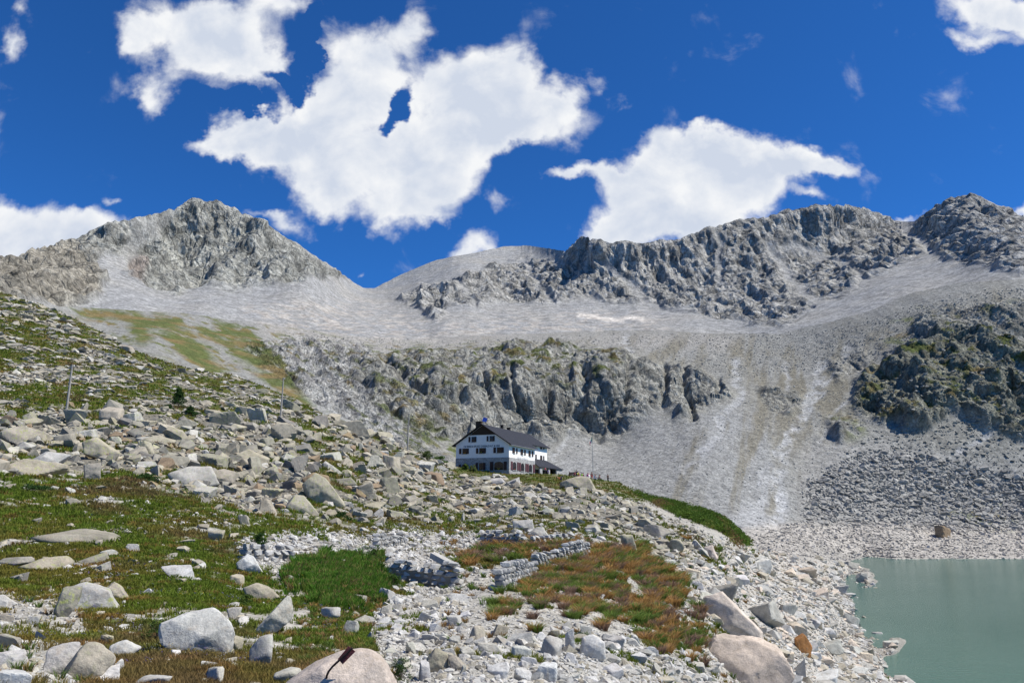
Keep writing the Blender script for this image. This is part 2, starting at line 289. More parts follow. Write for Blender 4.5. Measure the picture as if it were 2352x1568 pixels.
def terrain_mat(name, s1, s2, bdist, bstr=.6, var=.35):
    m = mat(name, rough=.95, spec=.12); t = m.node_tree; N = NT(t); b = t.nodes['Principled BSDF']
    pos = N.n('ShaderNodeNewGeometry').outputs['Position']
    at_ = N.n('ShaderNodeAttribute', attribute_name='Col')
    n1 = N.n('ShaderNodeTexNoise', inp={'Vector': pos, 'Scale': s1, 'Detail': 8.0, 'Roughness': .75}).outputs['Fac']
    vo = N.n('ShaderNodeTexVoronoi', feature='F1', inp={'Vector': pos, 'Scale': s2})
    vg = N.n('ShaderNodeSeparateColor', inp={0: vo.outputs['Color']}).outputs[0]
    f = N.math('MULTIPLY', N.ramp(n1, .25, .75, 1 - var, 1 + var), N.ramp(vg, 0, 1, 1 - var * .6, 1 + var * .6))
    g = N.n('ShaderNodeCombineColor', inp={0: f, 1: f, 2: f}).outputs[0]
    t.links.new(N.mix(1.0, at_.outputs['Color'], g, 'MULTIPLY'), b.inputs['Base Color'])
    rkn = at_.outputs['Alpha']
    wp = N.n('ShaderNodeVectorMath', operation='MULTIPLY_ADD', inp={0: N.n('ShaderNodeTexNoise', inp={'Vector': pos, 'Scale': s1 * .8, 'Detail': 4.0}).outputs['Color'], 1: (2.2 / s1 * .35,) * 3, 2: pos}).outputs[0]
    wm = N.n('ShaderNodeMapping', inp={0: wp, 'Rotation': (.3, .5, .2), 'Scale': (1, 1, .42)}).outputs[0]
    e1 = N.n('ShaderNodeTexVoronoi', feature='DISTANCE_TO_EDGE', inp={'Vector': wm, 'Scale': s1 * .55}).outputs['Distance']
    e2 = N.n('ShaderNodeTexVoronoi', feature='DISTANCE_TO_EDGE', inp={'Vector': wm, 'Scale': s1 * 1.6}).outputs['Distance']
    pl1 = N.n('ShaderNodeTexVoronoi', feature='F1', inp={'Vector': wm, 'Scale': s1 * 1.0})
    crack = N.math('MULTIPLY', N.ramp(e1, 0, .05, .66, 1), N.ramp(e2, 0, .06, .78, 1))
    crack = N.math('ADD', N.math('MULTIPLY', N.math('SUBTRACT', crack, 1.0), rkn), 1.0)
    tonev = N.math('ADD', N.math('MULTIPLY', N.math('SUBTRACT', N.ramp(N.n('ShaderNodeSeparateColor', inp={0: pl1.outputs['Color']}).outputs[0], 0, 1, .72, 1.28), 1.0), rkn), 1.0)
    cf = N.math('MULTIPLY', crack, tonev); cg = N.n('ShaderNodeCombineColor', inp={0: cf, 1: cf, 2: cf}).outputs[0]
    t.links.new(N.mix(1.0, N.mix(1.0, at_.outputs['Color'], g, 'MULTIPLY'), cg, 'MULTIPLY'), b.inputs['Base Color'])
    rough_k = N.math('MULTIPLY_ADD', rkn, .75, .35)
    h = N.math('MULTIPLY', N.math('ADD', N.math('ADD', n1, N.math('MULTIPLY', vg, .35)), N.math('MULTIPLY', N.math('ADD', crack, N.math('MULTIPLY', pl1.outputs['Distance'], -1.2)), rkn)), rough_k)
    t.links.new(N.n('ShaderNodeBump', inp={'Height': h, 'Strength': bstr, 'Distance': bdist}).outputs[0], b.inputs['Normal'])
    return m
M_FAR = terrain_mat('far_rock', .07, .35, 8.0, .75, .38)
M_MID = terrain_mat('mid_rock', .25, 1.1, 2.4, .8, .36)
M_NEAR = terrain_mat('near_ground', 1.6, 6.0, .12, .7, .3)
def rock_material(name, source, lichen=.5):
    m = mat(name, rough=.9, spec=.2); t = m.node_tree; N = NT(t); b = t.nodes['Principled BSDF']
    pos = N.n('ShaderNodeNewGeometry').outputs['Position']
    if source == 'obj': src = N.n('ShaderNodeObjectInfo'); c = src.outputs['Color']; al = src.outputs['Alpha']
    else: src = N.n('ShaderNodeAttribute', attribute_name='Col'); c = src.outputs['Color']; al = src.outputs['Alpha']
    n1 = N.n('ShaderNodeTexNoise', inp={'Vector': pos, 'Scale': 1.3, 'Detail': 10.0, 'Roughness': .72}).outputs['Fac']
    n2 = N.n('ShaderNodeTexNoise', inp={'Vector': pos, 'Scale': 22.0, 'Detail': 4.0, 'Roughness': .8}).outputs['Fac']
    n3 = N.n('ShaderNodeTexNoise', inp={'Vector': pos, 'Scale': 4.5, 'Detail': 6.0, 'Roughness': .7, 'Distortion': .6}).outputs['Fac']
    f = N.math('MULTIPLY', N.ramp(n1, .28, .72, .66, 1.22), N.ramp(n2, .3, .7, .80, 1.16))
    g = N.n('ShaderNodeCombineColor', inp={0: f, 1: f, 2: f}).outputs[0]
    base = N.mix(1.0, c, g, 'MULTIPLY')
    warm = N.ramp(n3, .5, .68)
    base = N.mix(N.math('MULTIPLY', warm, .35), base, (.36, .28, .19))
    lm = N.math('MULTIPLY', N.math('MULTIPLY', N.ramp(n3, .50, .36), N.ramp(n2, .40, .52)), al)
    base = N.mix(lm, base, (.33, .36, .10))
    dk = N.math('MULTIPLY', N.ramp(n1, .58, .74), N.math('MULTIPLY', al, .45))
    base = N.mix(dk, base, (.09, .09, .085))
    t.links.new(base, b.inputs['Base Color'])
    h = N.math('ADD', N.math('MULTIPLY', n1, 1.4), N.math('MULTIPLY', n2, .2))
    t.links.new(N.n('ShaderNodeBump', inp={'Height': h, 'Strength': .5, 'Distance': .12}).outputs[0], b.inputs['Normal'])
    return m
M_ROCK = rock_material('granite', 'obj'); M_RUB = rock_material('granite_rubble', 'attr')
def grass_material():
    m = mat('grass_blades', rough=.8, spec=.15); t = m.node_tree; N = NT(t); b = t.nodes['Principled BSDF']
    c = N.n('ShaderNodeAttribute', attribute_name='Col').outputs['Color']
    t.links.new(c, b.inputs['Base Color'])
    tr = N.n('ShaderNodeBsdfTranslucent', inp={0: c}); mx = N.n('ShaderNodeMixShader', inp={0: .35, 1: b.outputs[0], 2: tr.outputs[0]})
    t.links.new(mx.outputs[0], t.nodes['Material Output'].inputs[0]); return m
M_GRASS = grass_material()

# ------------------------------------------------------------------ names, labels
def tag(o, label=None, cat=None, group=None, kind=None):
    if label: o['label'] = label
    if cat: o['category'] = cat
    if group: o['group'] = group
    if kind: o['kind'] = kind
    return o

C = lambda *v: np.array(v, np.float32)
def mixc(c, m, col): return c * (1 - m[..., None]) + m[..., None] * col
# ------------------------------------------------------------------ far mountains
def build_far():
    xs = np.arange(-220, 1245, .95); nr = 330
    t = np.linspace(0, 1, nr)[:, None]
    top = SKY2(xs)[None]; bot = (CR1(xs) + 18)[None]
    Y = bot + (top - bot) * t ** .92; X = np.broadcast_to(xs[None], Y.shape)
    D = TB2(X, Y); P = at(X, Y, D)
    wx = X + 7 * pn(P, .012, 31); wy = Y + 5 * pn(P, .015, 32)
    rockL = poly_mask([(-700,500),(-50,590),(0,600),(60,585),(150,555),(230,515),(300,490),(400,470),(455,440),(520,465),(600,505),(680,560),(750,605),(815,648),(760,632),(700,636),(640,648),(560,662),(480,655),(430,665),(408,682),(380,665),(350,665),(310,640),(285,612),(268,590),(228,590),(245,650),(215,692),(150,700),(60,690),(0,700),(-700,700)], 2)
    gul = poly_mask([(300,500),(400,485),(385,520),(330,560),(300,590),(280,600),(270,640),(220,640),(222,590),(265,580),(300,540)], 2) * .55
    rockR = poly_mask([(905,690),(960,660),(1060,640),(1130,615),(1220,600),(1290,606),(1320,540),(1335,530),(1400,545),(1500,540),(1560,535),(1600,525),(1700,495),(1800,475),(1960,455),(2060,510),(2085,530),(2110,520),(2140,470),(2200,440),(2300,470),(2400,500),(3300,560),(3300,660),(2400,625),(2200,600),(2130,575),(2050,610),(2000,640),(1900,690),(1800,745),(1740,745),(1650,728),(1560,712),(1480,690),(1400,695),(1350,680),(1280,690),(1150,690),(1100,700),(1040,700),(1000,738),(960,700)], 2)
    lines = line_mask([(1640,540),(1660,600),(1650,650)], 16) + line_mask([(1770,560),(1800,620),(1830,660),(1900,705)], 26, 2) + line_mask([(1800,560),(1960,620),(1990,650)], 14) + line_mask([(1390,600),(1450,660),(1500,700)], 18) + line_mask([(2080,520),(2130,570)], 20) + line_mask([(1200,600),(1270,690)], 12) + line_mask([(1040,640),(1090,700)], 9)
    lines = np.clip(lines, 0, 1)
    rock = np.clip(np.maximum(samp(rockL, wx, wy) - samp(gul, wx, wy), samp(rockR, wx, wy) - .8 * samp(lines, wx, wy)), 0, 1)
    Pv = P * C(1, 1, .45)
    nb = fbm(P, .018, 4, 1)
    rock = np.clip(rock * sstep(-.55, .02, nb + .25 + .5 * (rock - .5)), 0, 1)
    N = normals(P)
    Ps = P + np.stack([np.full_like(D, 0.), P[..., 2] * .35, np.zeros_like(D)], -1)
    rib = ridged(Ps * C(1, .35, .4), .016, 4, 5)
    edge = sstep(1.0, .94, t)       # keep the skyline where it is
    keep = .35 + .65 * edge
    disp = rock * (np.where(X < 365, 25, 20) * (rib - .45) + 15 * facet(Pv, .03, 2) + 5.5 * facet(Pv, .08, 3)) * keep
    disp += (1 - rock) * (3.0 * fbm(P * C(1, .3, .3), .02, 3, 7) ) * keep
    P = P + N * disp[..., None] * .95
    jag = (rock[-1] * .8 + .2) * (facet(P[-1], .03, 6) * 9 + facet(P[-1], .1, 8) * 5)
    w = sstep(.86, 1, t); P[..., 2] += w * jag[None]
    # colour of the ground itself
    c = np.zeros(P.shape, np.float32) + C(.265, .268, .266)
    c = mixc(c, sstep(-.2, .5, fbm(P, .01, 3, 11)) * .6, C(.30, .29, .265))
    pale = samp(poly_mask([(560,700),(850,690),(1000,740),(1350,715),(1560,730),(1500,760),(900,790),(560,770)], 6), wx, wy); c = mixc(c, pale * sstep(-.1, .3, fbm(P, .05, 3, 12)) * .7, C(.40, .365, .32))
    rk = np.where((X < 365)[..., None], C(.30, .30, .27), C(.32, .315, .295))
    rk = rk * (1 + .45 * fbm(P, .03, 4, 13))[..., None]
    tan = samp(poly_mask([(-200,600),(160,560),(240,600),(240,690),(0,700),(-200,700)], 6), wx, wy); rk = mixc(rk, tan * .6, C(.27, .235, .18))
    red = samp(poly_mask([(282,590),(320,600),(330,640),(350,665),(320,650),(280,610)], 2), wx, wy); rk = mixc(rk, np.clip(red * 1.0, 0, 1) * .45, C(.25, .165, .13))
    c = mixc(c, rock, 0) + rock[..., None] * rk
    snow = samp(line_mask([(1330,724),(1370,727),(1390,733),(1420,733),(1450,728),(1480,735)], 6, 1), X + 2 * pn(P, .1, 3), Y + 1.5 * pn(P, .1, 4)); c = mixc(c, np.clip(snow, 0, 1) * .9, C(.72, .66, .58))
    # far side of the ridges
    ex = []; last = P[-1]; h = np.hypot(last[:, 0], last[:, 1])[:, None]; dirh = last[:, :2] / h
    for k in range(1, 9):
        q = last.copy(); q[:, :2] += dirh * 60 * k; q[:, 2] -= 34 * k + 20 * facet(q, .02, 3); ex.append(q)
    P = np.concatenate([P, np.array(ex)]); c = np.concatenate([c, np.repeat(c[-1:], 8, 0)])
    xr = np.concatenate([rock, np.repeat(rock[-1:], 8, 0)]); split = int(np.searchsorted(xs, 847 / DS))
    m = grid_mesh('mountain', P[:, :split + 1], c[:, :split + 1], M_FAR, extra=xr[:, :split + 1], smooth=False); tag(m, 'pointed grey-green peak with scree skirt at the left', kind='structure')
    m = grid_mesh('mountain', P[:, split:], c[:, split:], M_FAR, extra=xr[:, split:], smooth=False); tag(m, 'long dark rocky ridge rising to a rounded summit at the right', kind='structure')
build_far()

# ------------------------------------------------------------------ valley headwall, scree fans, right-hand cliffs
class Sheet: pass
def build_mid():
    xs = np.arange(-220, 1245, .95); nr = 380
    t = np.linspace(0, 1, nr)[:, None]
    top = CR1(xs)[None]; bot = np.maximum(CRA(xs) + 22, 0)[None]; bot = np.maximum(bot, np.interp(xs, [640, 745, 900, 1000], [500, 588, 588, 575])[None])
    Y = bot + (top - bot) * t; X = np.broadcast_to(xs[None], Y.shape)
    D1 = TB1(X, Y); yb, ys = 1225 / DS, 1281.5 / DS + 1.6 * fbm(np.stack([X, 0 * X, 0 * X], -1), .02, 4, 95) - 1.5 * sstep(900, 870, X); wv = (Y - yb) / (ys - yb)
    Dt = TB1(X, np.full_like(Y, yb)); Ds = lakeD(X, ys); Do = np.where(wv < 1, Dt * (1 - wv) + Ds * wv, lakeD(X, Y) * (1 + .12 * np.clip((wv - 1) * 1.5, 0, 1)))
    wr = sstep(825, 870, X) * (wv > 0); D1 = D1 * (1 - wr) + Do * wr
    P = at(X, Y, D1); N = normals(P)
    wx = X + 6 * pn(P, .03, 41) + 2.5 * pn(P, .1, 44); wy = Y + 4 * pn(P, .03, 42) + 2 * pn(P, .1, 45)
    S = lambda m: samp(m, wx, wy)
    cliff = S(poly_mask([(800,840),(900,815),(1100,800),(1200,790),(1400,805),(1500,825),(1640,870),(1680,905),(1640,930),(1565,958),(1520,930),(1470,965),(1400,1010),(1370,1000),(1300,985),(1270,1010),(1150,1000),(1000,1010),(930,1000),(860,930)], 3))
    slab = S(poly_mask([(560,790),(700,770),(850,800),(900,900),(960,1000),(1050,1070),(950,1060),(850,990),(760,940),(690,900),(600,840)], 4))
    rcl = S(poly_mask([(1955,930),(1985,860),(2010,820),(2080,790),(2200,755),(2352,770),(3300,760),(3300,1000),(2352,1010),(2290,1000),(2230,960),(2180,945),(2120,985),(2040,970),(1975,945)], 3))
    rup = S(poly_mask([(2090,745),(2180,700),(2260,705),(2352,690),(3300,650),(3300,770),(2352,780),(2200,765),(2100,790)], 3)) + .8 * S(poly_mask([(1900,830),(1960,815),(1990,800),(1985,850),(1930,880)], 2)) + S(poly_mask([(1895,975),(1960,955),(1970,990),(1930,1010)], 3)) + S(poly_mask([(1740,895),(1830,905),(1850,930),(1800,955),(1760,930)], 2)) * .9
    rup = np.clip(rup, 0, 1)
    rcl = rcl * sstep(-.38, -.12, fbm(P, .035, 4, 98))
    rock = np.clip(np.maximum.reduce([cliff, rcl, rup * .85]), 0, 1)
    slabonly = np.clip(slab - cliff, 0, 1)
    Ps = P + np.stack([np.zeros_like(X), P[..., 2] * .3, np.zeros_like(X)], -1)
    rib = ridged(Ps * C(1, .25, .25), .022, 4, 21)
    crk = S(line_mask([(1183,850),(1180,950)],11,1))+S(line_mask([(1342,870),(1330,950),(1375,1000)],20,1))+S(line_mask([(1262,890),(1262,945)],13,1))+S(line_mask([(1525,835),(1522,930)],11,1))+S(line_mask([(1565,850),(1575,900),(1600,955)],14,1))+S(line_mask([(1115,880),(1130,940)],10,1))+S(line_mask([(880,835),(960,890),(1060,935)],15,1))+S(line_mask([(1430,850),(1440,930)],9,1))+S(line_mask([(1650,870),(1640,910)],9,1))+S(line_mask([(1040,870),(1050,930)],8,1))+S(line_mask([(690,800),(800,865),(900,930),(990,995)],11,1))+S(line_mask([(760,795),(860,850)],8,1))+S(line_mask([(630,835),(720,905),(830,965)],9,1))
    crk = np.clip(crk, 0, 1)
    rel = (8 * (rib - .5) + 10 * facet(P * C(1, 1, .55), .05, 22, 1.3) + 5.5 * facet(P * C(1, 1, .6), .13, 23, 1.4) + 1.6 * facet(P, .34, 24, 1.3))
    big = rcl * (4.5 * facet(P * C(1, 1, .6), .035, 26, 1.4) + 5 * facet(P * C(1, 1, .7), .085, 46, 1.4) + 2.5 * facet(P, .22, 47, 1.4))
    Pd = P @ np.array([[.85, .5, 0], [-.5, .85, 0], [0, 0, 1]], np.float32)
    dia = ridged(np.stack([P[..., 0] * .8 + P[..., 2] * 1.0, P[..., 1] * .3, P[..., 2] * .12], -1), .11, 5, 25, .6)
    edge = .3 + .7 * sstep(1, .93, t); shoreq = 1 - .92 * sstep(yb - 8, yb + 6, Y) * sstep(800, 850, X)
    disp = rock * rel * edge - 6.5 * crk + big * edge + slabonly * (7 * (dia - .5) + 2.2 * facet(P, .16, 28)) + (1 - rock) * (1.2 * fbm(P * C(1, .3, .3), .05, 3, 27) + .5 * facet(P, .25, 29) * edge)
    disp = disp * shoreq
    gl = [([(1690,830),(1700,900),(1655,980),(1600,1060)], 20), ([(1890,835),(1870,900),(1820,990),(1795,1080),(1790,1150),(1800,1225)], 26), ([(1800,830),(1805,880),(1812,915)], 12), ([(1960,800),(1900,880),(1840,960)], 12), ([(2010,850),(1930,930),(1880,1010)], 8), ([(1700,900),(1640,1000),(1560,1080)], 10), ([(1440,775),(1445,815)], 14), ([(1350,960),(1300,1000),(1270,1050)], 12), ([(1830,970),(1770,1060),(1740,1120)], 10), ([(2330,960),(2250,1010),(2180,1060)], 14)]
    gm = np.clip(sum(S(line_mask(p, w, 1)) for p, w in gl), 0, 1) * sstep(-.5, .3, fbm(P, .08, 4, 61, .7))
    fan = S(poly_mask([(1760,1090),(1800,1090),(1812,1150),(1812,1225),(1700,1240),(1640,1210),(1740,1150)], 4))
    disp -= gm * .5
    P = P + N * disp[..., None]
    # ground colours
    c = np.zeros(P.shape, np.float32) + C(.235, .235, .22)
    c = mixc(c, sstep(-.25, .35, fbm(P * C(1, .5, .35), .03, 4, 33)) * .7, C(.215, .21, .185))
    c = mixc(c, S(poly_mask([(560,700),(900,760),(1300,770),(1700,770),(1700,800),(1200,800),(800,830),(620,790)], 6)) * .75, C(.32, .305, .28))
    scree = S(poly_mask([(1270,1100),(1300,1000),(1400,1010),(1500,960),(1560,970),(1640,940),(1760,950),(1800,1240),(1500,1200)], 4)); c = mixc(c, scree * .55, C(.265, .268, .265))
    c = mixc(c, np.clip(gm * .85 + fan * .6, 0, 1), C(.37, .375, .375))
    br = sstep(-.05, .3, fbm(np.stack([P[..., 0] * .8 - P[..., 2] * .62, P[..., 1] * .06, P[..., 2] * .10], -1), .085, 5, 35, .6)) * S(poly_mask([(1300,780),(2000,760),(2352,650),(2352,720),(2050,800),(1900,1200),(1500,1180),(1600,900)], 8)); c = mixc(c, br * (1 - gm) * .85, C(.175, .162, .125))
    rkc = np.zeros_like(c) + C(.275, .27, .24); rkc = rkc * (1 + .5 * fbm(P, .06, 4, 36))[..., None]
    rkc = mixc(rkc, sstep(.1, .4, fbm(P * C(1, 1, .4), .04, 3, 37)) * .6, C(.40, .39, .34))
    rkc = mixc(rkc, rcl * .75, C(.175, .178, .135))  # green-tinged right crag, darkened: part of its shade is put into the colour
    c = c * (1 - rock[..., None]) + rkc * rock[..., None]
    sl = mixc(np.zeros_like(c) + C(.40, .395, .37), sstep(.5, .78, dia) * .85, C(.16, .155, .155)); c = mixc(c, slabonly * .85, 0) + (slabonly * .85)[..., None] * sl
    c = mixc(c, S(poly_mask([(1850,1010),(1960,1010),(2100,1030),(2300,1080),(3300,1080),(3300,1230),(2352,1230),(1840,1190),(1830,1100)], 6)) * (1 - rock) * .75, C(.275, .27, .255))
    shore = S(poly_mask([(1600,1235),(1850,1195),(2352,1208),(3300,1210),(3300,1400),(1500,1400)], 3)); c = mixc(c, shore * .9, C(.40, .375, .335))
    c = mixc(c, S(poly_mask([(1800,1262),(1980,1268),(2110,1290),(1980,1300)], 3)) * .5, C(.23, .225, .20))
    gr = S(poly_mask([(150,700),(300,708),(420,712),(600,735),(640,800),(660,870),(700,930),(600,880),(520,850),(430,840),(300,790),(150,740)], 4))
    streak = fbm(np.stack([P[..., 0] * 1.0 + P[..., 2] * 1.3, P[..., 1] * .3, P[..., 2] * .15], -1), .10, 5, 38, .6)
    gs = np.clip(sum(S(line_mask(p, w, 1)) for p, w in [([(310,730),(330,770)], 40), ([(370,740),(420,780),(470,820),(500,850)], 42), ([(430,770),(480,840)], 18), ([(550,790),(600,835),(650,880),(690,930)], 46), ([(460,760),(530,790)], 22), ([(190,715),(280,725)], 26), ([(500,740),(600,790)], 14)]), 0, 1)
    gmask = np.clip(gr * sstep(.02, .25, streak) * .85 + gs * sstep(-.6, -.15, streak + .4 * fbm(P, .2, 3, 39)), 0, 1)
    band = .9 * rcl + S(poly_mask([(840,790),(1000,800),(1100,790),(1250,790),(1400,800),(1450,840),(1400,890),(1250,900),(1050,900),(930,850),(850,830)], 5)) + S(poly_mask([(930,1010),(1040,1020),(1060,1080),(950,1060)], 3)) * 1.2 + .8 * S(poly_mask([(2050,720),(2352,700),(2352,850),(2150,830),(2030,820)], 6)) + .8 * S(poly_mask([(1900,960),(1980,950),(1985,1000),(1930,1010)], 4)) + .9 * S(poly_mask([(2150,1180),(2352,1150),(2352,1215),(2150,1205)], 4))
    flat = np.clip(normals(P)[..., 2], 0, 1)
    gmask = np.clip(gmask + band * sstep(.02, .25, fbm(P, .07, 4, 40) - .05 + .35 * (flat - .55)), 0, 1)
    gwide = S(poly_mask([(160,705),(500,735),(800,775),(1000,800),(1050,900),(1040,1060),(880,1000),(700,930),(600,880),(300,780)], 5)); gmask = np.clip(gmask + .85 * gwide * sstep(.06, .22, streak * .7 + .6 * fbm(P, .12, 4, 99)), 0, 1)
    gcol = mixc(np.zeros_like(c) + C(.085, .105, .028), sstep(-.2, .4, fbm(P, .05, 3, 43)), C(.17, .125, .05))
    c = mixc(c, gmask * .95, 0) + (gmask * .95)[..., None] * gcol
    ex = []; last = P[-1]; h = np.hypot(last[:, 0], last[:, 1])[:, None]; dirh = last[:, :2] / h
    for k in range(1, 9):
        q = last.copy(); q[:, :2] += dirh * 12 * k; q[:, 2] -= 1.1 * k * k ** .5; ex.append(q)
    P2 = np.concatenate([P, np.array(ex)]); c2 = np.concatenate([c, np.repeat(c[-1:], 8, 0)])
    rr_ = np.clip(rock + slabonly * .7 + .08, 0, 1); o = grid_mesh('valley_slope', P2, c2, M_MID, extra=np.concatenate([rr_, np.repeat(rr_[-1:], 8, 0)]), smooth=False); tag(o, 'rocky valley headwall with scree fans and cliffs behind the hut', kind='structure')
    s = Sheet(); s.xs = xs; s.top = top[0]; s.bot = bot[0]; s.P = P; s.nr = nr; return s
MID = build_mid()

# ------------------------------------------------------------------ near hillside
PM = dict(
 boulder = poly_mask([(-700,560),(0,660),(200,735),(450,840),(600,875),(800,960),(1045,1065),(1330,1100),(1430,1150),(1520,1200),(1640,1280),(1560,1300),(1400,1225),(1200,1215),(900,1215),(700,1195),(560,1160),(400,1130),(300,1098),(0,1090),(-700,1090)], 3),
 upper = poly_mask([(-700,560),(0,660),(200,735),(450,840),(600,875),(800,960),(1045,1065),(1000,1060),(860,1000),(600,960),(300,950),(0,955),(-700,955)], 6),
 meadow = poly_mask([(-700,1090),(0,1090),(300,1098),(400,1135),(560,1168),(700,1200),(880,1220),(860,1235),(700,1225),(560,1240),(550,1290),(640,1330),(900,1300),(900,1340),(870,1400),(840,1470),(900,1568),(900,1750),(-700,1750)], 3),
 gravel = poly_mask([(-700,1360),(0,1365),(130,1350),(200,1420),(250,1500),(180,1568),(100,1700),(-700,1700)], 4),
 lush = poly_mask([(640,1320),(700,1290),(800,1275),(880,1285),(900,1330),(880,1380),(790,1400),(700,1380),(650,1350)], 3),
 rubble = poly_mask([(560,1230),(720,1215),(1100,1205),(1400,1230),(1440,1250),(1260,1270),(1240,1330),(1050,1385),(1090,1460),(1300,1450),(1500,1490),(1640,1510),(1650,1750),(900,1750),(870,1480),(870,1400),(900,1320),(640,1320),(550,1290)], 3),
 tuss = poly_mask([(1140,1370),(1190,1335),(1300,1285),(1420,1255),(1500,1262),(1560,1330),(1595,1390),(1630,1470),(1640,1545),(1550,1500),(1480,1445),(1400,1455),(1270,1445),(1100,1450),(1110,1400)], 3),
 tussr = poly_mask([(1430,1400),(1600,1410),(1640,1480),(1630,1540),(1560,1500),(1440,1470)], 4),
 strip = poly_mask([(1010,1290),(1150,1250),(1340,1245),(1420,1255),(1300,1275),(1180,1280),(1050,1310)], 2),
 strip2 = poly_mask([(720,1200),(900,1165),(1250,1190),(1430,1200),(1430,1225),(1200,1212),(1000,1225),(850,1225)], 3),
 shoulder = poly_mask([(1440,1118),(1520,1142),(1600,1158),(1665,1186),(1735,1252),(1705,1256),(1660,1222),(1600,1196),(1540,1170),(1490,1150)], 1),
 shoulder2 = poly_mask([(1490,1180),(1600,1230),(1700,1300),(1660,1290),(1560,1235),(1480,1200)], 2),
 shelf = poly_mask([(1045,1065),(1200,1078),(1290,1078),(1440,1090),(1500,1145),(1440,1155),(1380,1128),(1280,1118),(1180,1108),(1050,1088)], 1),
 right = poly_mask([(1500,1260),(1640,1270),(1740,1260),(1850,1275),(2000,1300),(1960,1400),(2100,1568),(2200,1750),(1640,1750),(1640,1480),(1580,1380)], 4))
_X, _Y = np.meshgrid(np.arange(MW) + MX0, np.arange(900) + MY0); _Q = np.stack([_X, _Y * 1.6, np.zeros_like(_X)], -1)
_wx = 16 * fbm(_Q, .03, 4, 101, .6) * 1.6; _wy = 9 * fbm(_Q, .03, 4, 102, .6) * 1.6; _hf = fbm(_Q, .11, 4, 103, .7)
for _k in PM:
    _amt = .5 if _k in ('shoulder', 'shelf') else 1.0
    _m = samp(boxblur(PM[_k], 3 if _amt == 1 else 0), _X + _wx * _amt, _Y + _wy * _amt)
    if _amt == 1: _m = sstep(.22, .78, _m + .55 * _hf)
    if _k == 'tuss': _m = _m * np.clip((606 - _Y) / 26 + 4.5 * fbm(_Q, .05, 4, 104, .65) + .5, 0, 1)
    PM[_k] = _m.astype(np.float32)
def build_near():
    xs = np.arange(-220, 1245, .9); nr = 430
    t = np.linspace(0, 1, nr)[:, None]
    top = CRA(xs)[None]; bot = 790.0
    Y = bot + (top - bot) * t ** .9; X = np.broadcast_to(xs[None], Y.shape)
    D = TA(X, Y); P = at(X, Y, D); N = normals(P)
    wx, wy = X, Y
    S = {k: samp(v, wx, wy) for k, v in PM.items()}
    lod = np.clip(D / 60, .25, 4)[..., None]
    Z = fbm(P, .05, 3, 55) * np.clip(D * .006, .05, .8)
    rough = np.clip(S['boulder'] + S['rubble'] * .6 + S['right'] * .7, 0, 1) * (1 - S['shelf'])
    fa = np.where(D > 90, facet(P, .25, 56) * .8, fbm(P, .6, 2, 58) * .15)
    edge = sstep(1, .975, t) * .6 + .4
    disp = Z * edge + rough * fa * edge + (1 - rough) * .05 * fbm(P, 1.3, 3, 60) * np.clip(D / 25, .5, 3)
    disp += S['lush'] * .1 + (S['meadow'] + S['tuss'] + S['strip2']) * .26 * fbm(P, .33, 3, 92) * np.clip(D / 30, .35, 1.6)
    P = P + C(0, 0, 1) * disp[..., None]
    g = fbm(P, .16, 4, 62) + .35 * fbm(P, .8, 3, 63)
    up = S['upper']
    grass = S['meadow'] * sstep(-.40, -.18, g + .35 * fbm(P, 1.2, 3, 96)) * (1 - S['gravel'] * sstep(-.35, .1, -g + .1))
    grass = np.maximum(grass, S['boulder'] * sstep(.12, .3, fbm(P * C(1, 1, 1), .11, 4, 64) + .2 * up + .10))
    for k, w in (('lush', .95), ('strip', 1), ('strip2', .9), ('shoulder', 1), ('shoulder2', 1), ('shelf', .9)): grass = np.maximum(grass, S[k] * w * sstep(-.6, -.2, g))
    grass = np.maximum(grass, S['tuss'] * sstep(.0, .2, .6 * g + .6 * fbm(P, .8, 3, 91) + .06)); grass = np.maximum(grass, S['tussr'] * sstep(.0, .2, g))
    grass = np.maximum(grass, np.clip(S['rubble'] + S['right'] * (X < 770), 0, 1) * sstep(.2, .34, fbm(P, .22, 4, 93) + .04))
    grass = np.clip(grass, 0, 1)
    c = np.zeros(P.shape, np.float32) + C(.33, .315, .28)
    c = mixc(c, sstep(-.3, .4, fbm(P, .3, 4, 65)) * .5, C(.34, .32, .28))
    c = mixc(c, S['right'] * .8, C(.40, .375, .33))
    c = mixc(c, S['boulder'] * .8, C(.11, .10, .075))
    gc = mixc(np.zeros_like(c) + C(.065, .080, .018), sstep(-.1, .45, fbm(P, .25, 4, 66)), C(.125, .085, .035))
    gc = mixc(gc, sstep(.1, .4, fbm(P, .6, 3, 67)) * .5, C(.10, .12, .03))
    gc = mixc(gc, S['tuss'] * .5, C(.16, .10, .04))
    c = c * (1 - grass[..., None]) + gc * grass[..., None]
    dirt = sstep(.25, .5, fbm(P, .35, 3, 68)) * S['meadow'] * S['gravel']; c = mixc(c, dirt * .7, C(.10, .065, .045))
    wet = np.clip((P[..., 2] - LAKE), 0, 3); c = mixc(c, sstep(.7, .1, wet) * .6, C(.16, .155, .13))
    ex = []; last = P[-1]; h = np.hypot(last[:, 0], last[:, 1])[:, None]; dirh = last[:, :2] / h
    fl = sstep(432, 450, xs) * sstep(640, 615, xs)
    for k in range(1, 16):
        q = last.copy(); q[:, :2] += dirh * 4.5 * k; q[:, 2] -= (1 - fl) * .35 * k ** 1.5 + fl * np.where(k > 8, max(k - 8, 0) ** 1.6 * 1.0, 0) + .0; ex.append(q)
    P2 = np.concatenate([P, np.array(ex)]); c2 = np.concatenate([c, np.repeat(c[-1:], 15, 0)])
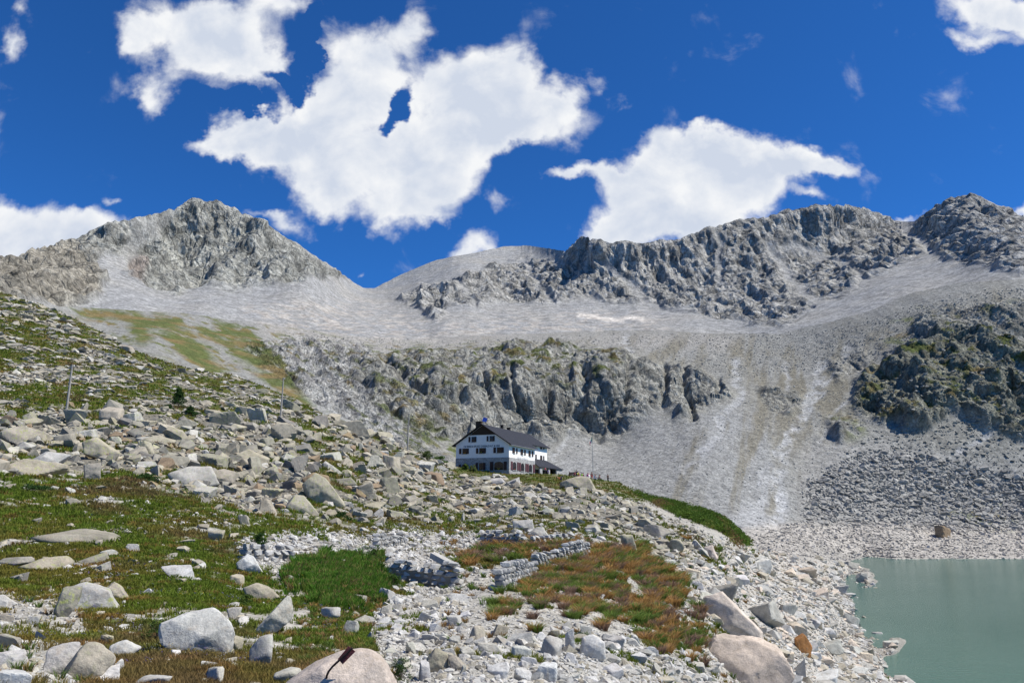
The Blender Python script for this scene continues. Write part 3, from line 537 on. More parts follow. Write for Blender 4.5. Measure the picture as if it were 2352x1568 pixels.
    o = grid_mesh('ground', P2, c2, M_NEAR, extra=np.zeros(P2.shape[:2]), smooth=False); tag(o, 'grassy stony hillside falling to the lake shore', kind='structure')
    s = Sheet(); s.xs = xs; s.top = top[0]; s.P = P; s.nr = nr; s.grass = grass; s.D = D; s.N = normals(P); s.bot = bot; s.c = c; s.P2 = P2; return s
NEAR = build_near()
def near_at(px, py, what='P'):
    px = np.asarray(px, float); py = np.asarray(py, float)
    i = np.clip((px - NEAR.xs[0]) / (NEAR.xs[1] - NEAR.xs[0]), 0, len(NEAR.xs) - 1).round().astype(int)
    tt = np.clip((py - NEAR.bot) / (NEAR.top[i] - NEAR.bot), 0, 1) ** (1 / .9); j = (tt * (NEAR.nr - 1)).round().astype(int)
    return getattr(NEAR, what)[j, i]
def mid_at(px, py):
    i = np.clip((px - MID.xs[0]) / (MID.xs[1] - MID.xs[0]), 0, len(MID.xs) - 1).round().astype(int)
    tt = np.clip((py - MID.bot[i]) / (MID.top[i] - MID.bot[i]), 0, 1); return MID.P[(tt * (MID.nr - 1)).round().astype(int), i]
def ground_z(x, y):
    """height of the hillside under a world point"""
    P = NEAR.P2[200:].reshape(-1, 3); d = (P[:, 0] - x) ** 2 + (P[:, 1] - y) ** 2; return float(P[int(np.argmin(d)), 2])

# ------------------------------------------------------------------ the lake
def water_material():
    m = mat('glacial_water', (.105, .20, .165), .16, .5); t = m.node_tree; N = NT(t); b = t.nodes['Principled BSDF']
    b.inputs['IOR'].default_value = 1.33
    pos = N.n('ShaderNodeNewGeometry').outputs['Position']
    mp = N.n('ShaderNodeMapping', inp={0: pos, 'Scale': (.5, 1.3, 1)}).outputs[0]
    n1 = N.n('ShaderNodeTexNoise', inp={'Vector': mp, 'Scale': 1.1, 'Detail': 5.0, 'Roughness': .6}).outputs['Fac']
    n2 = N.n('ShaderNodeTexNoise', inp={'Vector': pos, 'Scale': .02, 'Detail': 3.0}).outputs['Fac']
    t.links.new(N.mix(N.ramp(n2, .3, .7), (.066, .135, .104), (.088, .162, .128)), b.inputs['Base Color'])
    t.links.new(N.n('ShaderNodeBump', inp={'Height': n1, 'Strength': .45, 'Distance': .15}).outputs[0], b.inputs['Normal'])
    return m
lk = arr_mesh('lake', np.array([(20, 40, LAKE), (520, 40, LAKE), (520, 420, LAKE), (60, 420, LAKE)], float), np.array([[0, 1, 2, 3]]), None, water_material())
tag(lk, 'milky turquoise mountain lake at the right', kind='structure')
#==OBJECTS==
# ------------------------------------------------------------------ rocks
def ico(sub):
    bm = bmesh.new(); bmesh.ops.create_icosphere(bm, subdivisions=sub, radius=1.0)
    V = np.array([v.co[:] for v in bm.verts], np.float32); Fc = np.array([[v.index for v in f.verts] for f in bm.faces], np.int32); bm.free(); return V, Fc
ICO = {k: ico(k) for k in (1, 2, 3, 4, 5)}
def rock_shape(sub, seed, p=16, n=13, rough=.05, boxy=0.0, planes=None):
    r = np.random.default_rng(seed); V, Fc = ICO[sub]; V = V / np.linalg.norm(V, axis=1, keepdims=True)
    nn = r.normal(size=(n, 3)); nn /= np.linalg.norm(nn, axis=1, keepdims=True); dd = r.uniform(.45, 1.0, n)
    if boxy:
        b = np.array([(1,0,0),(-1,0,0),(0,1,0),(0,-1,0),(0,0,1),(0,0,-1)], float) + r.normal(size=(6, 3)) * .27
        b /= np.linalg.norm(b, axis=1, keepdims=True); nn = np.r_[b, nn[:4]]; dd = np.r_[r.uniform(.62, .8, 6), r.uniform(.85, 1.05, 4)]
    elif planes is None: nn = np.r_[nn, [(0, 0, -1), (0, 0, 1)]]; dd = np.r_[dd, .7, r.uniform(.55, .9)]
    if planes is not None: nn, dd = np.array([a[0] for a in planes], float), np.array([a[1] for a in planes], float); nn /= np.linalg.norm(nn, axis=1, keepdims=True)
    q = np.clip(V @ nn.T, 1e-4, None) / dd
    rad = 1 / (q ** p).sum(1) ** (1 / p); P = V * rad[:, None]
    if rough: P = P * (1 + rough * fbm(P, 1.6, 4, seed % 50)[:, None] + rough * .9 * facet(P, 2.6, seed % 41)[:, None] + rough * .3 * facet(P, 7.0, seed % 37)[:, None])
    return P.astype(np.float32), Fc
TONES = {'beige': C(.36, .325, .255), 'grey': C(.28, .262, .22), 'pale': C(.42, .405, .365), 'brown': C(.27, .20, .13), 'white': C(.50, .49, .46), 'peach': C(.54, .46, .375), 'orange': C(.42, .20, .07), 'dark': C(.20, .19, .17)}
def put_rock(o, P, size, yaw, tilt=(0, 0), tone='beige', lichen=.5, jitter=.06):
    o.location = P; o.scale = size; o.rotation_euler = (tilt[0], tilt[1], yaw)
    j = 1 + random.uniform(-jitter, jitter); c = TONES[tone] * j * np.array([1, 1 + random.uniform(-.02, .02), 1 + random.uniform(-.06, .04)])
    o.color = (float(c[0]), float(c[1]), float(c[2]), lichen)
HERO = [  # x, y centre, width, height in 1024-wide pixels; tone, lichen, shape, label
 (196,633,66,50,'white',.05,'slab','big pale boulder with a hairline split standing in the meadow'),
 (74,538,76,15,'grey',.2,'round','long low grey slab lying in the meadow like a whaleback'),
 (93,599,42,28,'pale',.9,'block','jagged boulder with yellow lichen leaning against a dark upright stone'),
 (67,606,17,36,'grey',.9,'spire','narrow dark upright stone propped against the yellow lichen boulder'),
 (114,595,22,22,'beige',.8,'wedge','small triangular boulder right behind the jagged yellow lichen boulder'),
 (46,566,42,16,'beige',1.0,'round','low rounded boulder covered in yellow-green lichen in the upper meadow'),
 (93,560,27,13,'grey',.5,'wedge','dark wedge-shaped boulder between the lichen boulders and the long slab'),
 (16,561,29,9,'grey',.3,'round','flat grey boulder at the left edge beside the lichen-covered one'),
 (178,573,30,17,'white',.1,'block','whitish boulder with a notched top alone in the grass'),
 (219,536,21,12,'beige',.7,'round','rounded tan boulder among yellow flowers in the upper meadow'),
 (125,650,25,15,'white',.05,'round','bright oval boulder below the yellow lichen boulders'),
 (60,662,29,32,'pale',.1,'block','squarish boulder with a shadowed underside on the gravel patch'),
 (87,667,40,40,'beige',.2,'round','broad tan boulder with a smooth face behind the squarish one'),
 (12,663,23,22,'pale',.2,'block','blocky pale boulder at the left edge above the corner stone'),
 (98,676,34,16,'white',.1,'block','long white block at the bottom in front of the broad tan boulder'),
 (120,666,15,13,'white',.1,'round','small round white stone right of the long white block'),
 (5,606,18,18,'white',.0,'wedge','bright wedge cut off by the left edge of the picture'),
 (36,634,32,10,'pale',.3,'wedge','thin tilted slab lying on the gravel patch'),
 (11,640,18,11,'grey',.2,'block','grey slab at the left edge of the gravel patch'),
 (14,681,30,22,'white',.0,'block','bright white boulder in the lower left corner'),
 (217,676,32,16,'pale',.1,'round','pale flat boulder at the bottom below the big split boulder'),
 (236,613,14,12,'pale',.1,'round','small pale boulder above right of the big split boulder'),
 (235,642,16,17,'beige',.1,'wedge','grey stone touching the right side of the big split boulder'),
 (151,681,34,9,'pale',.1,'round','flat pale stone at the bottom left of centre'),
 (261,592,34,17,'beige',.2,'round','smooth rounded boulder beside the lush grass clump'),
 (272,619,38,40,'pale',.1,'spike','tall triangular boulder pointing up below the lush grass clump'),
 (250,564,26,22,'white',.1,'wedge','bright sloping boulder at the left end of the rubble band'),
 (329,613,22,13,'pale',.1,'round','low pale boulder under the lush grass clump'),
 (260,651,30,30,'pale',.1,'round','rounded boulder half hidden by tall grass below the triangular one'),
 (286,676,32,18,'pale',.1,'round','grey boulder behind grass to the left of the rusty marker rock'),
 (352,627,16,14,'pale',.2,'block','pale boulder with one square corner in brown grass above the marker'),
 (371,635,9,9,'white',.0,'round','small round white stone in grass above the rusty marker'),
 (324,490,27,36,'beige',.6,'spire','leaning tower-like boulder at the lower edge of the boulder field'),
 (301,506,31,23,'beige',.9,'wedge','pyramid boulder with green lichen at the top of the meadow'),
 (343,692,108,84,'peach',.0,'sign','big peach-coloured rock carrying the rusty marker at the bottom'),
 (438,662,23,27,'beige',.1,'round','upright tan boulder among white stones at the bottom centre'),
 (461,666,27,20,'beige',.1,'wedge','tan boulder slanting down right of the upright tan one'),
 (489,649,27,14,'pale',.1,'block','long grey block in the white stones at the bottom centre'),
 (475,633,21,15,'beige',.1,'round','rounded tan boulder just above the long grey block'),
 (425,672,12,22,'white',.0,'spire','narrow white stone leaning on the upright tan boulder'),
 (500,672,24,18,'white',.0,'block','large white block right of the slanting tan boulder'),
 (463,517,9,13,'pale',.2,'spike','small pointed stone standing in the grass above the ruin'),
 (577,484,41,15,'beige',.9,'roof','huge flat-topped lichen boulder in front of the terrace'),
 (519,525,21,16,'pale',.1,'block','cube-like boulder behind the ruined wall'),
 (538,536,22,17,'pale',.1,'wedge','pale faceted boulder right of the cube-like boulder'),
 (627,543,22,18,'beige',.5,'round','domed boulder at the upper edge of the tussock patch'),
 (593,649,25,28,'white',.0,'round','tall rounded white slab standing in the stones at bottom centre right'),
 (521,652,20,18,'white',.1,'block','squarish white boulder at the bottom beside two similar ones'),
 (550,647,23,21,'pale',.1,'round','plump tan-grey boulder between the squarish and the narrow one'),
 (569,641,12,24,'white',.0,'spire','narrow upright white stone right of the plump boulder'),
 (519,638,30,13,'pale',.1,'block','long low block above the squarish white boulder'),
 (547,672,28,23,'white',.0,'block','large white block at the bottom under the plump boulder'),
 (520,674,24,20,'white',.0,'wedge','tilted white boulder at the bottom under the squarish one'),
 (749,668,78,42,'peach',.0,'slab','largest peach-coloured slab in the lower right on the bank'),
 (733,614,50,22,'peach',.0,'slab','long peach slab sloping down the bank above the largest one'),
 (766,614,30,28,'pale',.0,'wedge','pale tilted block beside the sloping peach slab'),
 (712,552,15,16,'peach',.1,'block','pinkish upright block in the row of boulders on the shoulder'),
 (676,546,15,15,'beige',.2,'round','rounded boulder at the left of the shoulder row'),
 (658,531,30,18,'grey',.4,'wedge','dark undercut boulder below the green shoulder'),
 (725,592,27,19,'grey',.1,'block','dark-faced block in the middle of the bank'),
 (801,643,17,19,'orange',.0,'block','bright orange-brown block on the lake bank'),
 (829,646,24,14,'pale',.0,'wedge','wedge-shaped boulder to the right of the orange block'),
 (839,610,13,10,'grey',.1,'block','grey cube close to the lake edge'),
 (874,653,22,14,'beige',.1,'wedge','wedge of tan rock tilting into the lake'),
 (806,672,21,24,'white',.0,'round','tall pale boulder under the orange block'),
 (826,680,30,16,'white',.0,'slab','long pale slab at the bottom edge near the lake'),
 (878,635,13,7,'pale',.0,'round','pale rounded stone on the point reaching into the lake'),
 (863,617,6,5,'grey',.0,'wedge','small lone stone poking out of the lake'),
]
z3 = lambda L: [(x * .1325, 475 + y * .1325) for x, y in L]
z4 = lambda L: [(237.5 + x * .1325, 475 + y * .1325) for x, y in L]
z5 = lambda L: [(500 + x * .1325, 475 + y * .1325) for x, y in L]
z7 = lambda L: [(x * .1488, 275 + y * .1488) for x, y in L]
OUTLINE = {0: z3([(1240,1120),(1390,1072),(1570,1035),(1645,1080),(1722,1190),(1690,1330),(1640,1375),(1430,1345),(1262,1245)]),
 2: z3([(565,850),(650,828),(790,880),(850,980),(865,1040),(720,1045),(590,985)]), 3: z3([(470,890),(520,865),(582,875),(570,960),(480,1105),(440,1010)]), 4: z3([(780,885),(860,820),(900,850),(945,925),(870,955)]),
 11: z3([(380,1340),(480,1300),(560,1300),(555,1450),(460,1535),(368,1500)]), 12: z3([(600,1340),(640,1308),(720,1308),(805,1390),(780,1470),(640,1570),(480,1580)]), 8: z3([(1235,700),(1420,690),(1450,770),(1380,805),(1330,795)]),
 13: z3([(20,1350),(150,1340),(175,1400),(165,1480),(20,1480)]), 14: z3([(620,1540),(760,1470),(850,1455),(860,1540),(700,1568),(630,1568)]), 16: z3([(-30,910),(20,915),(100,970),(0,1040)]), 10: z3([(850,1290),(940,1260),(1030,1310),(980,1360),(860,1365)]),
 5: z3([(180,690),(330,630),(440,622),(490,665),(450,725),(300,705)]), 6: z3([(600,650),(770,588),(805,680),(660,675)]), 1: z3([(285,470),(430,440),(600,437),(780,460),(838,490),(770,530),(520,520)]),
 25: z4([(350,932),(368,945),(392,1050),(385,1090),(300,1160),(120,1215),(180,1120)]), 26: z4([(8,660),(75,598),(115,615),(200,750),(100,742),(20,700)]), 24: z4([(60,850),(140,820),(230,850),(310,920),(200,940),(90,920)]),
 32: z4([(500,60),(590,-10),(680,35),(770,160),(815,215),(790,250),(640,240),(545,170)]), 33: z4([(375,235),(430,165),(500,162),(610,290),(560,305),(400,270)]),
 34: [(275 + x * .06378, 625 + y * .06378) for x, y in [(230,906),(420,775),(560,690),(730,570),(1000,515),(1240,415),(1400,440),(1480,480),(1600,610),(1720,750),(1800,880),(1830,1500),(200,1500)]],
 42: [(537.5 + x * .0425, 435 + y * .0425) for x, y in [(560,1090),(820,1000),(1100,986),(1210,1010),(1320,1200),(1335,1294),(1000,1275),(580,1210),(545,1130)]],
 44: z5([(215,440),(290,392),(330,398),(372,465),(350,500),(230,505)]), 43: z5([(95,340),(240,335),(255,410),(110,430)]), 46: z5([(640,1230),(700,1210),(780,1260),(785,1370),(740,1400),(660,1400),(608,1320)]),
 53: [(711,657),(722,644),(757,645),(778,654),(787,672),(772,692),(730,692),(716,674)], 54: [(707,600),(724,595),(757,628),(757,641),(732,641),(711,620)], 56: z5([(1545,545),(1600,530),(1635,620),(1600,655),(1550,620)]),
 36: z4([(1595,1380),(1640,1370),(1765,1480),(1750,1505),(1620,1470)]), 35: z4([(1435,1400),(1500,1315),(1580,1360),(1590,1480),(1480,1510)]), 37: z4([(1820,1270),(1950,1280),(1995,1330),(1970,1360),(1830,1320)])}
EXTRA = [  # wide blocks of the boulder field
 (30,468,54,20,'beige',.8,'slab','wide tan block at the left edge standing above the meadow',[(30,1310),(180,1245),(380,1270),(385,1300),(230,1360),(60,1365)]),
 (30,438,46,22,'beige',.9,'slab','wide lichen block at the left edge below the nearest wooden pole',[(40,1060),(150,1020),(290,1060),(340,1120),(180,1150),(80,1110)]),
 (97,447,32,22,'beige',.9,'block','massive block with a shadowed underside in the left boulder field',[(570,1130),(640,1100),(770,1190),(750,1260),(660,1230),(590,1200)]),
 (193,475,45,22,'pale',.3,'round','broad rounded block with a smooth pale top at the lower edge of the boulder field',[(1150,1340),(1250,1295),(1400,1290),(1460,1400),(1350,1420),(1200,1400)]),
 (163,440,34,15,'beige',.5,'slab','long low tan slab in the middle of the left boulder field',[(960,1110),(1050,1080),(1190,1120),(1160,1160),(1010,1150)]),
 (246,458,32,18,'beige',.4,'wedge','broad tan block with an orange-brown corner in the boulder field',[(1590,1210),(1660,1175),(1790,1230),(1780,1290),(1650,1270)]),
 (218,473,34,16,'beige',.4,'wedge','dark-sided block leaning right at the lower edge of the boulder field',[(1400,1330),(1500,1300),(1600,1330),(1560,1390),(1450,1400)]),
 (92,472,14,19,'grey',.1,'block','grey cube with one bright white face at the lower edge of the boulder field',[(575,1280),(660,1265),(665,1380),(585,1390)]),
 (47,476,36,14,'pale',.2,'slab','pale slab tilting left at the corner of the meadow',[(250,1250),(330,1190),(440,1210),(350,1290)]),
 (317,480,27,17,'brown',.4,'block','brown block beside the leaning tower-like boulder',[(2040,1370),(2110,1330),(2200,1350),(2210,1420),(2070,1425)]),
 (142,420,30,13,'beige',.8,'round','greenish rounded block in the slope above the left boulder field',[(560,1010),(640,975),(710,990),(660,1040)]),
 (130,431,24,14,'dark',.2,'block','dark brown block in the slope right of the nearest wooden pole',[(860,1060),(900,1035),(990,1060),(960,1110)])]
for _e in EXTRA:
    OUTLINE[len(HERO)] = z7(_e[8]); HERO.append(_e[:8])
def outline_rock(i, sub, p):
    pts = np.array(OUTLINE[i], float); cx, cy = (pts.min(0) + pts.max(0)) / 2; q = np.c_[pts[:, 0] - cx, cy - pts[:, 1]]; sc = np.abs(q).max(); q = q / sc; n = len(q)
    pl = []; rr = np.random.default_rng(50 + i)
    for k in range(n):
        a, b = q[k], q[(k + 1) % n]; d = b - a; L = np.hypot(*d)
        if L < 1e-6: continue
        nn = np.array([d[1], -d[0]]) / L
        if nn @ ((a + b) / 2) < 0: nn = -nn
        pl.append(((nn[0], rr.uniform(-.22, .05), nn[1]), max(float(nn @ a), .08)))
    hh = np.abs(q[:, 1]).max()
    for t_ in ((-.35, -1, .35, .50), (.45, -1, .15, .55), (0, -.8, .8, .62 * max(hh, .5)), (.1, 1, .2, .6), (-.2, 1, -.1, .6), (.1, -1, -.4, .6)):
        pl.append((t_[:3], t_[3] * rr.uniform(.85, 1.1)))
    V, Fc = rock_shape(sub, 300 + i * 7, p, 0, .075, planes=pl); return V, Fc, cx, cy, sc
LAND = []   # landmarks that other labels lean on
HREG = []
def hero(i, h):
    x, y, w, hh, tone, lich, kind, label = h[:8]
    if i in OUTLINE:
        pts = np.array(OUTLINE[i]); x, y = (pts.min(0) + pts.max(0)) / 2; w, hh = pts.max(0) - pts.min(0)
    kind0_ = kind
    p = {'round': 13, 'sign': 9, 'slab': 16, 'roof': 16}.get(kind, 20); sub = 5 if w > 60 else 4
    V, Fc = rock_shape(sub, 300 + i * 7, p, 9, .055, boxy=1 if kind in ('block', 'slab', 'roof', 'spire') else 0)
    if i in OUTLINE: V, Fc, _, _, osc = outline_rock(i, 5, 18 if kind in ('round', 'sign') else 32)
    else: V /= np.abs(V).max(0)
    z = V[:, 2]; kind0 = kind
    if i in OUTLINE: kind = 'sign' if kind == 'sign' else 'outline'
    if kind == 'spike': k = .5 * (1 - z); V[:, 0] = V[:, 0] * (k * .95 + .05) + .25 * z * (1 if i % 2 else -.3); V[:, 1] *= k * .8 + .2
    if kind == 'wedge': V[:, 2] = z * (.72 + .28 * V[:, 0] * (1 if i % 2 else -1)); V[:, 0] *= 1 - .18 * z
    if kind == 'spire': V[:, 0] = V[:, 0] * (1 - .25 * z) + .2 * z * (1 if i % 3 else -1)
    if kind == 'roof': V[:, 0] = V[:, 0] - .12 * z
    base = float(np.hypot(*near_at(x, min(y + hh * .45, 700))[:2])) ; base2 = float(np.hypot(*near_at(x, y)[:2])); D = base * .85 + min(base2, base * 1.4) * .15
    if kind0_ == 'sign': D = 12.0
    rng = D / math.cos(math.atan((505 - y) / 813)); m = rng / F
    sx = w * m / 2; sz = hh * m / 2 * 1.06; sy = min(sx, max(sz, sx * .6)) * .9
    if kind == 'sign': sy = sx * .7
    if i in OUTLINE: sx = sz = osc * m; sy = osc * m * .8
    P = at(x, y + (0 if i in OUTLINE else hh * .04), D + sy * .25)
    o = arr_mesh('boulder', V, Fc, None, M_ROCK, smooth=(kind0 in ('round', 'sign')))
    put_rock(o, P, (sx, sy, sz), random.uniform(-.25, .25) - math.atan2(P[0], P[1]) * 0, (random.uniform(-.08, .08), random.uniform(-.06, .06)), tone, lich, .04)
    if i in OUTLINE: o.rotation_euler = (0, 0, -math.atan2(P[0], P[1]))
    tag(o, label, 'boulder', 'boulders scattered over the hillside'); HREG.append((x, y, w / 2, hh / 2)); return o
HEROES = []
for i, h in enumerate(HERO): HEROES.append(hero(i, h)); LAND.append((h[0], h[1]))
SIGNROCK = HEROES[34]
far_or = None
# scattered rocks: choose places by what grows there, largest ones become boulders of their own, the rest one mass of rubble
def zone_weights(px, py):
    z = {k: samp(PM[k], px, py) for k in PM}; return z
def sample_zone(fn, n, x0=-25, x1=1050, y0=280, y1=700):
    out = []
    while sum(len(o) for o in out) < n:
        x = RNG.uniform(x0, x1, 60000); y = RNG.uniform(y0, y1, 60000)
        ok = y > CRA(x) + .3; x, y = x[ok], y[ok]; w = fn(x, y); k = RNG.random(len(x)) < w; out.append(np.c_[x[k], y[k]])
        if len(out) > 60: break
    return np.concatenate(out)[:n]
R = RNG
def zm_poly(pts):
    mk = poly_mask(pts, 1); return lambda x, y: samp(mk, x, y)
def zm(k): return lambda x, y: samp(PM[k], x, y)
RK = []   # x, y, size px, tone id, lichen, flat
def add_zone(fn, n, smin, smax, expo, tones, lich, flat=(.5, .85), y0=280, y1=700, asp=(.8, 1.6)):
    p = sample_zone(fn, n, y0=y0, y1=y1); n = len(p)
    u = R.random(n); sz = smin * (1 - u * (1 - (smin / smax) ** expo)) ** (-1 / expo)
    t = R.choice(len(tones), n); L = np.where(R.random(n) < .7, R.random(n) * lich, 0)
    RK.append(np.c_[p, sz, np.array([list(TONES).index(tones[i]) for i in t]), L, R.uniform(*flat, n), R.uniform(*asp, n)])
P_ = PM
land = lambda x, y: (y < 556) | (x < 840) | (near_at(x, y)[..., 2] > LAKE + .1)
low = lambda x, y: samp(P_['boulder'], x, y) * sstep(405, 425, y) * (1 - samp(P_['shelf'], x, y))
grassy = lambda x, y: near_at(x, y, 'grass')
add_zone(lambda x, y: low(x, y) * (x < 440) * (1 - .5 * grassy(x, y)), 900, 7, 23, 1.6, ['beige', 'beige', 'grey', 'beige', 'pale', 'grey', 'brown', 'dark'], 1.0, (.55, 1.0))
add_zone(lambda x, y: low(x, y) * (1 - .75 * grassy(x, y)), 5200, 2.6, 11, 1.8, ['beige', 'beige', 'grey', 'beige', 'pale', 'grey', 'beige', 'grey', 'brown'], .8)
add_zone(lambda x, y: samp(P_['upper'], x, y) * (1 - .8 * grassy(x, y)), 5200, 2.4, 12, 2.0, ['beige', 'beige', 'pale', 'grey'], .6, (.3, .6), asp=(1, 2.2))
add_zone(lambda x, y: low(x, y) * (x > 400) * (1 - .6 * grassy(x, y)), 1100, 5, 15, 1.7, ['beige', 'pale', 'beige', 'grey'], .7)
rub = lambda x, y: samp(P_['rubble'], x, y) * (1 - .9 * samp(P_['strip'], x, y)) * (1 - .8 * samp(P_['tuss'], x, y))
add_zone(rub, 5200, 2.2, 11, 1.9, ['pale', 'white', 'pale', 'white', 'grey'], .1, (.5, .9))
add_zone(lambda x, y: rub(x, y) * (y > 600), 900, 5, 19, 1.6, ['pale', 'white', 'white', 'pale', 'beige'], .1, (.55, .95))
add_zone(rub, 9000, 1.2, 3, 1.5, ['pale', 'white', 'white'], 0)
rgt = lambda x, y: samp(P_['right'], x, y) * land(x, y)
add_zone(rgt, 4600, 2.0, 10, 1.7, ['pale', 'white', 'peach', 'pale', 'beige', 'white'], .1, (.4, .8), asp=(.9, 1.9))
add_zone(lambda x, y: rgt(x, y) * (x > 660) * (y > 540), 420, 6, 21, 1.5, ['pale', 'white', 'peach', 'pale', 'beige'], .1, (.45, .85))
add_zone(rgt, 9000, 1.0, 2.6, 1.5, ['pale', 'white', 'peach'], 0)
add_zone(lambda x, y: (1 - near_at(x, y, 'grass')) * (y > 490) * (x < 880) * (samp(P_['meadow'], x, y) < .5), 9000, 1.2, 4.5, 1.9, ['pale', 'white', 'pale', 'white', 'beige'], 0, (.45, .85))
add_zone(lambda x, y: (1 - near_at(x, y, 'grass')) * (y > 585) * (x < 880) * (samp(P_['meadow'], x, y) < .5), 8000, 1.8, 6, 2.0, ['pale', 'white', 'pale', 'white', 'beige', 'grey'], 0, (.45, .85))
add_zone(zm('gravel'), 2600, 1.4, 9, 1.8, ['white', 'pale', 'beige'], .1)
add_zone(lambda x, y: samp(P_['meadow'], x, y) * (.35 + .65 * (fbm(near_at(x, y), .2, 3, 71) > .12)), 3400, 1.4, 15, 1.5, ['pale', 'beige', 'beige', 'grey', 'white'], .5, (.4, .8))
add_zone(lambda x, y: samp(P_['tuss'], x, y) + samp(P_['tussr'], x, y) + samp(P_['strip2'], x, y) + .6 * samp(P_['shoulder2'], x, y), 1700, 1.4, 8, 1.8, ['pale', 'white', 'beige'], .1)
add_zone(lambda x, y: samp(poly_mask([(540,1235),(900,1215),(1380,1235),(1240,1265),(1000,1290),(880,1300),(700,1290),(560,1290)], 2), x, y), 2600, 2.2, 8, 1.8, ['white', 'pale', 'white', 'grey'], 0)
add_zone(zm_poly([(255,1180),(330,1163),(470,1183),(565,1193),(640,1200),(630,1212),(430,1207),(300,1197)]), 420, 1.6, 7, 1.7, ['white', 'pale'], 0)
add_zone(zm_poly([(185,1142),(215,1135),(260,1145),(255,1157),(200,1155)]), 90, 1.8, 6, 1.7, ['white', 'pale'], 0)
add_zone(zm_poly([(140,1222),(230,1215),(330,1222),(340,1232),(200,1232)]), 160, 1.6, 6, 1.7, ['beige', 'pale'], 0)
add_zone(zm_poly([(690,1360),(790,1390),(850,1400),(860,1450),(740,1440),(690,1410)]), 220, 2, 9, 1.7, ['white', 'pale', 'beige'], 0)
add_zone(zm_poly([(1440,1140),(1500,1172),(1600,1222),(1700,1268),(1640,1278),(1560,1245),(1480,1205)]), 1100, 1.5, 8, 1.8, ['beige', 'pale', 'grey'], .1)
RK = np.concatenate(RK)
# keep rocks off the hero boulders and the hut
for (hx, hy, hw, hh) in HREG:
    RK = RK[~((np.abs(RK[:, 0] - hx) < hw * .75) & (np.abs(RK[:, 1] - hy) < hh * .75) & (RK[:, 2] > 3))]
RK = RK[~((RK[:, 0] > 450) & (RK[:, 0] < 560) & (RK[:, 1] < 477) & (RK[:, 2] > 2.2))]
RK = RK[np.argsort(-RK[:, 2])]
N_IND = 300 - len(HERO)
taken = [(x, y, (w + h) / 2) for x, y, w, h in HREG]; ind = []; rest = []
for r_ in RK[:2600]:
    if len(ind) < N_IND and 3 < r_[0] < 1020 and r_[1] < 678 and all((r_[0] - a) ** 2 + (r_[1] - b) ** 2 > (.42 * (r_[2] + c)) ** 2 for a, b, c in taken):
        ind.append(r_); taken.append((r_[0], r_[1], r_[2]))
    else: rest.append(r_)
RESTK = np.concatenate([np.array(rest), RK[2600:]])
LIB = []
for i in range(18):
    V, Fc = rock_shape(4, 900 + i, 44 if i % 6 else 12, 7, .045, boxy=1 if i % 3 == 0 else 0); V /= np.abs(V).max(0); LIB.append((V, Fc))
LIBO = [None] * len(LIB)
LMN = [h[7] for h in HERO]
SHORT = {0: 'the big split boulder', 1: 'the long low slab', 2: 'the jagged lichen boulder', 8: 'the notched boulder', 12: 'the broad tan boulder', 25: 'the tall triangular boulder', 26: 'the bright sloping boulder', 32: 'the leaning tower-like boulder', 33: 'the pyramid boulder', 34: 'the rock with the rusty marker', 35: 'the upright tan boulder', 42: 'the huge flat boulder by the terrace', 43: 'the cube-like boulder', 45: 'the domed boulder', 46: 'the tall rounded white slab', 53: 'the largest peach slab', 54: 'the sloping peach slab', 56: 'the pinkish upright block', 58: 'the dark undercut boulder', 60: 'the orange block', 63: 'the wedge tilting into the lake'}
MARKS = [(HERO[k][0], HERO[k][1], v) for k, v in SHORT.items()] + [(67, 415, 'the nearest wooden pole'), (281, 418, 'the middle wooden pole'), (407, 450, 'the farthest wooden pole'), (480, 482, 'the mountain hut'), (178, 404, 'the small dark fir'), (420, 575, 'the ruined wall with the beam'), (600, 490, 'the terrace'), (690, 512, 'the green shoulder'), (15, 478, 'the left edge of the boulder field'), (330, 575, 'the lush grass clump'), (600, 590, 'the tussock patch')]
used_labels = {}
def auto_label(x, y, sz, tone, flat, asp):
    a, b, nm = min(MARKS, key=lambda m: (m[0] - x) ** 2 + 1.6 * (m[1] - y) ** 2)
    dx, dy = x - a, (y - b) * 1.3; dist = math.hypot(dx, dy)
    q = 'just ' if dist < 22 else ('' if dist < 48 else 'well ')
    if abs(dx) > 1.6 * abs(dy): rel = 'to the right of' if dx > 0 else 'to the left of'
    elif abs(dy) > 1.6 * abs(dx): rel = 'below' if dy > 0 else 'above'
    else: rel = ('lower right of' if dx > 0 else 'lower left of') if dy > 0 else ('upper right of' if dx > 0 else 'upper left of')
    if q == 'just ' and rel[:2] == 'to': q = 'close '
    if q == 'well ' and rel[:2] == 'to': q = 'farther off '
    size = 'large ' if sz > 15 else ('medium ' if sz > 10.5 else 'small ')
    shp = 'flat ' if flat < .55 else ('elongated ' if asp > 1.25 else ('blocky ' if flat > .75 else 'squat '))
    for cand in (f'{size}{tone} boulder {q}{rel} {nm}', f'{size}{shp}{tone} boulder {q}{rel} {nm}'):
        if cand not in used_labels: used_labels[cand] = 1; return cand
    return f'{size}{shp}{tone} boulder {q}{rel} {nm}'
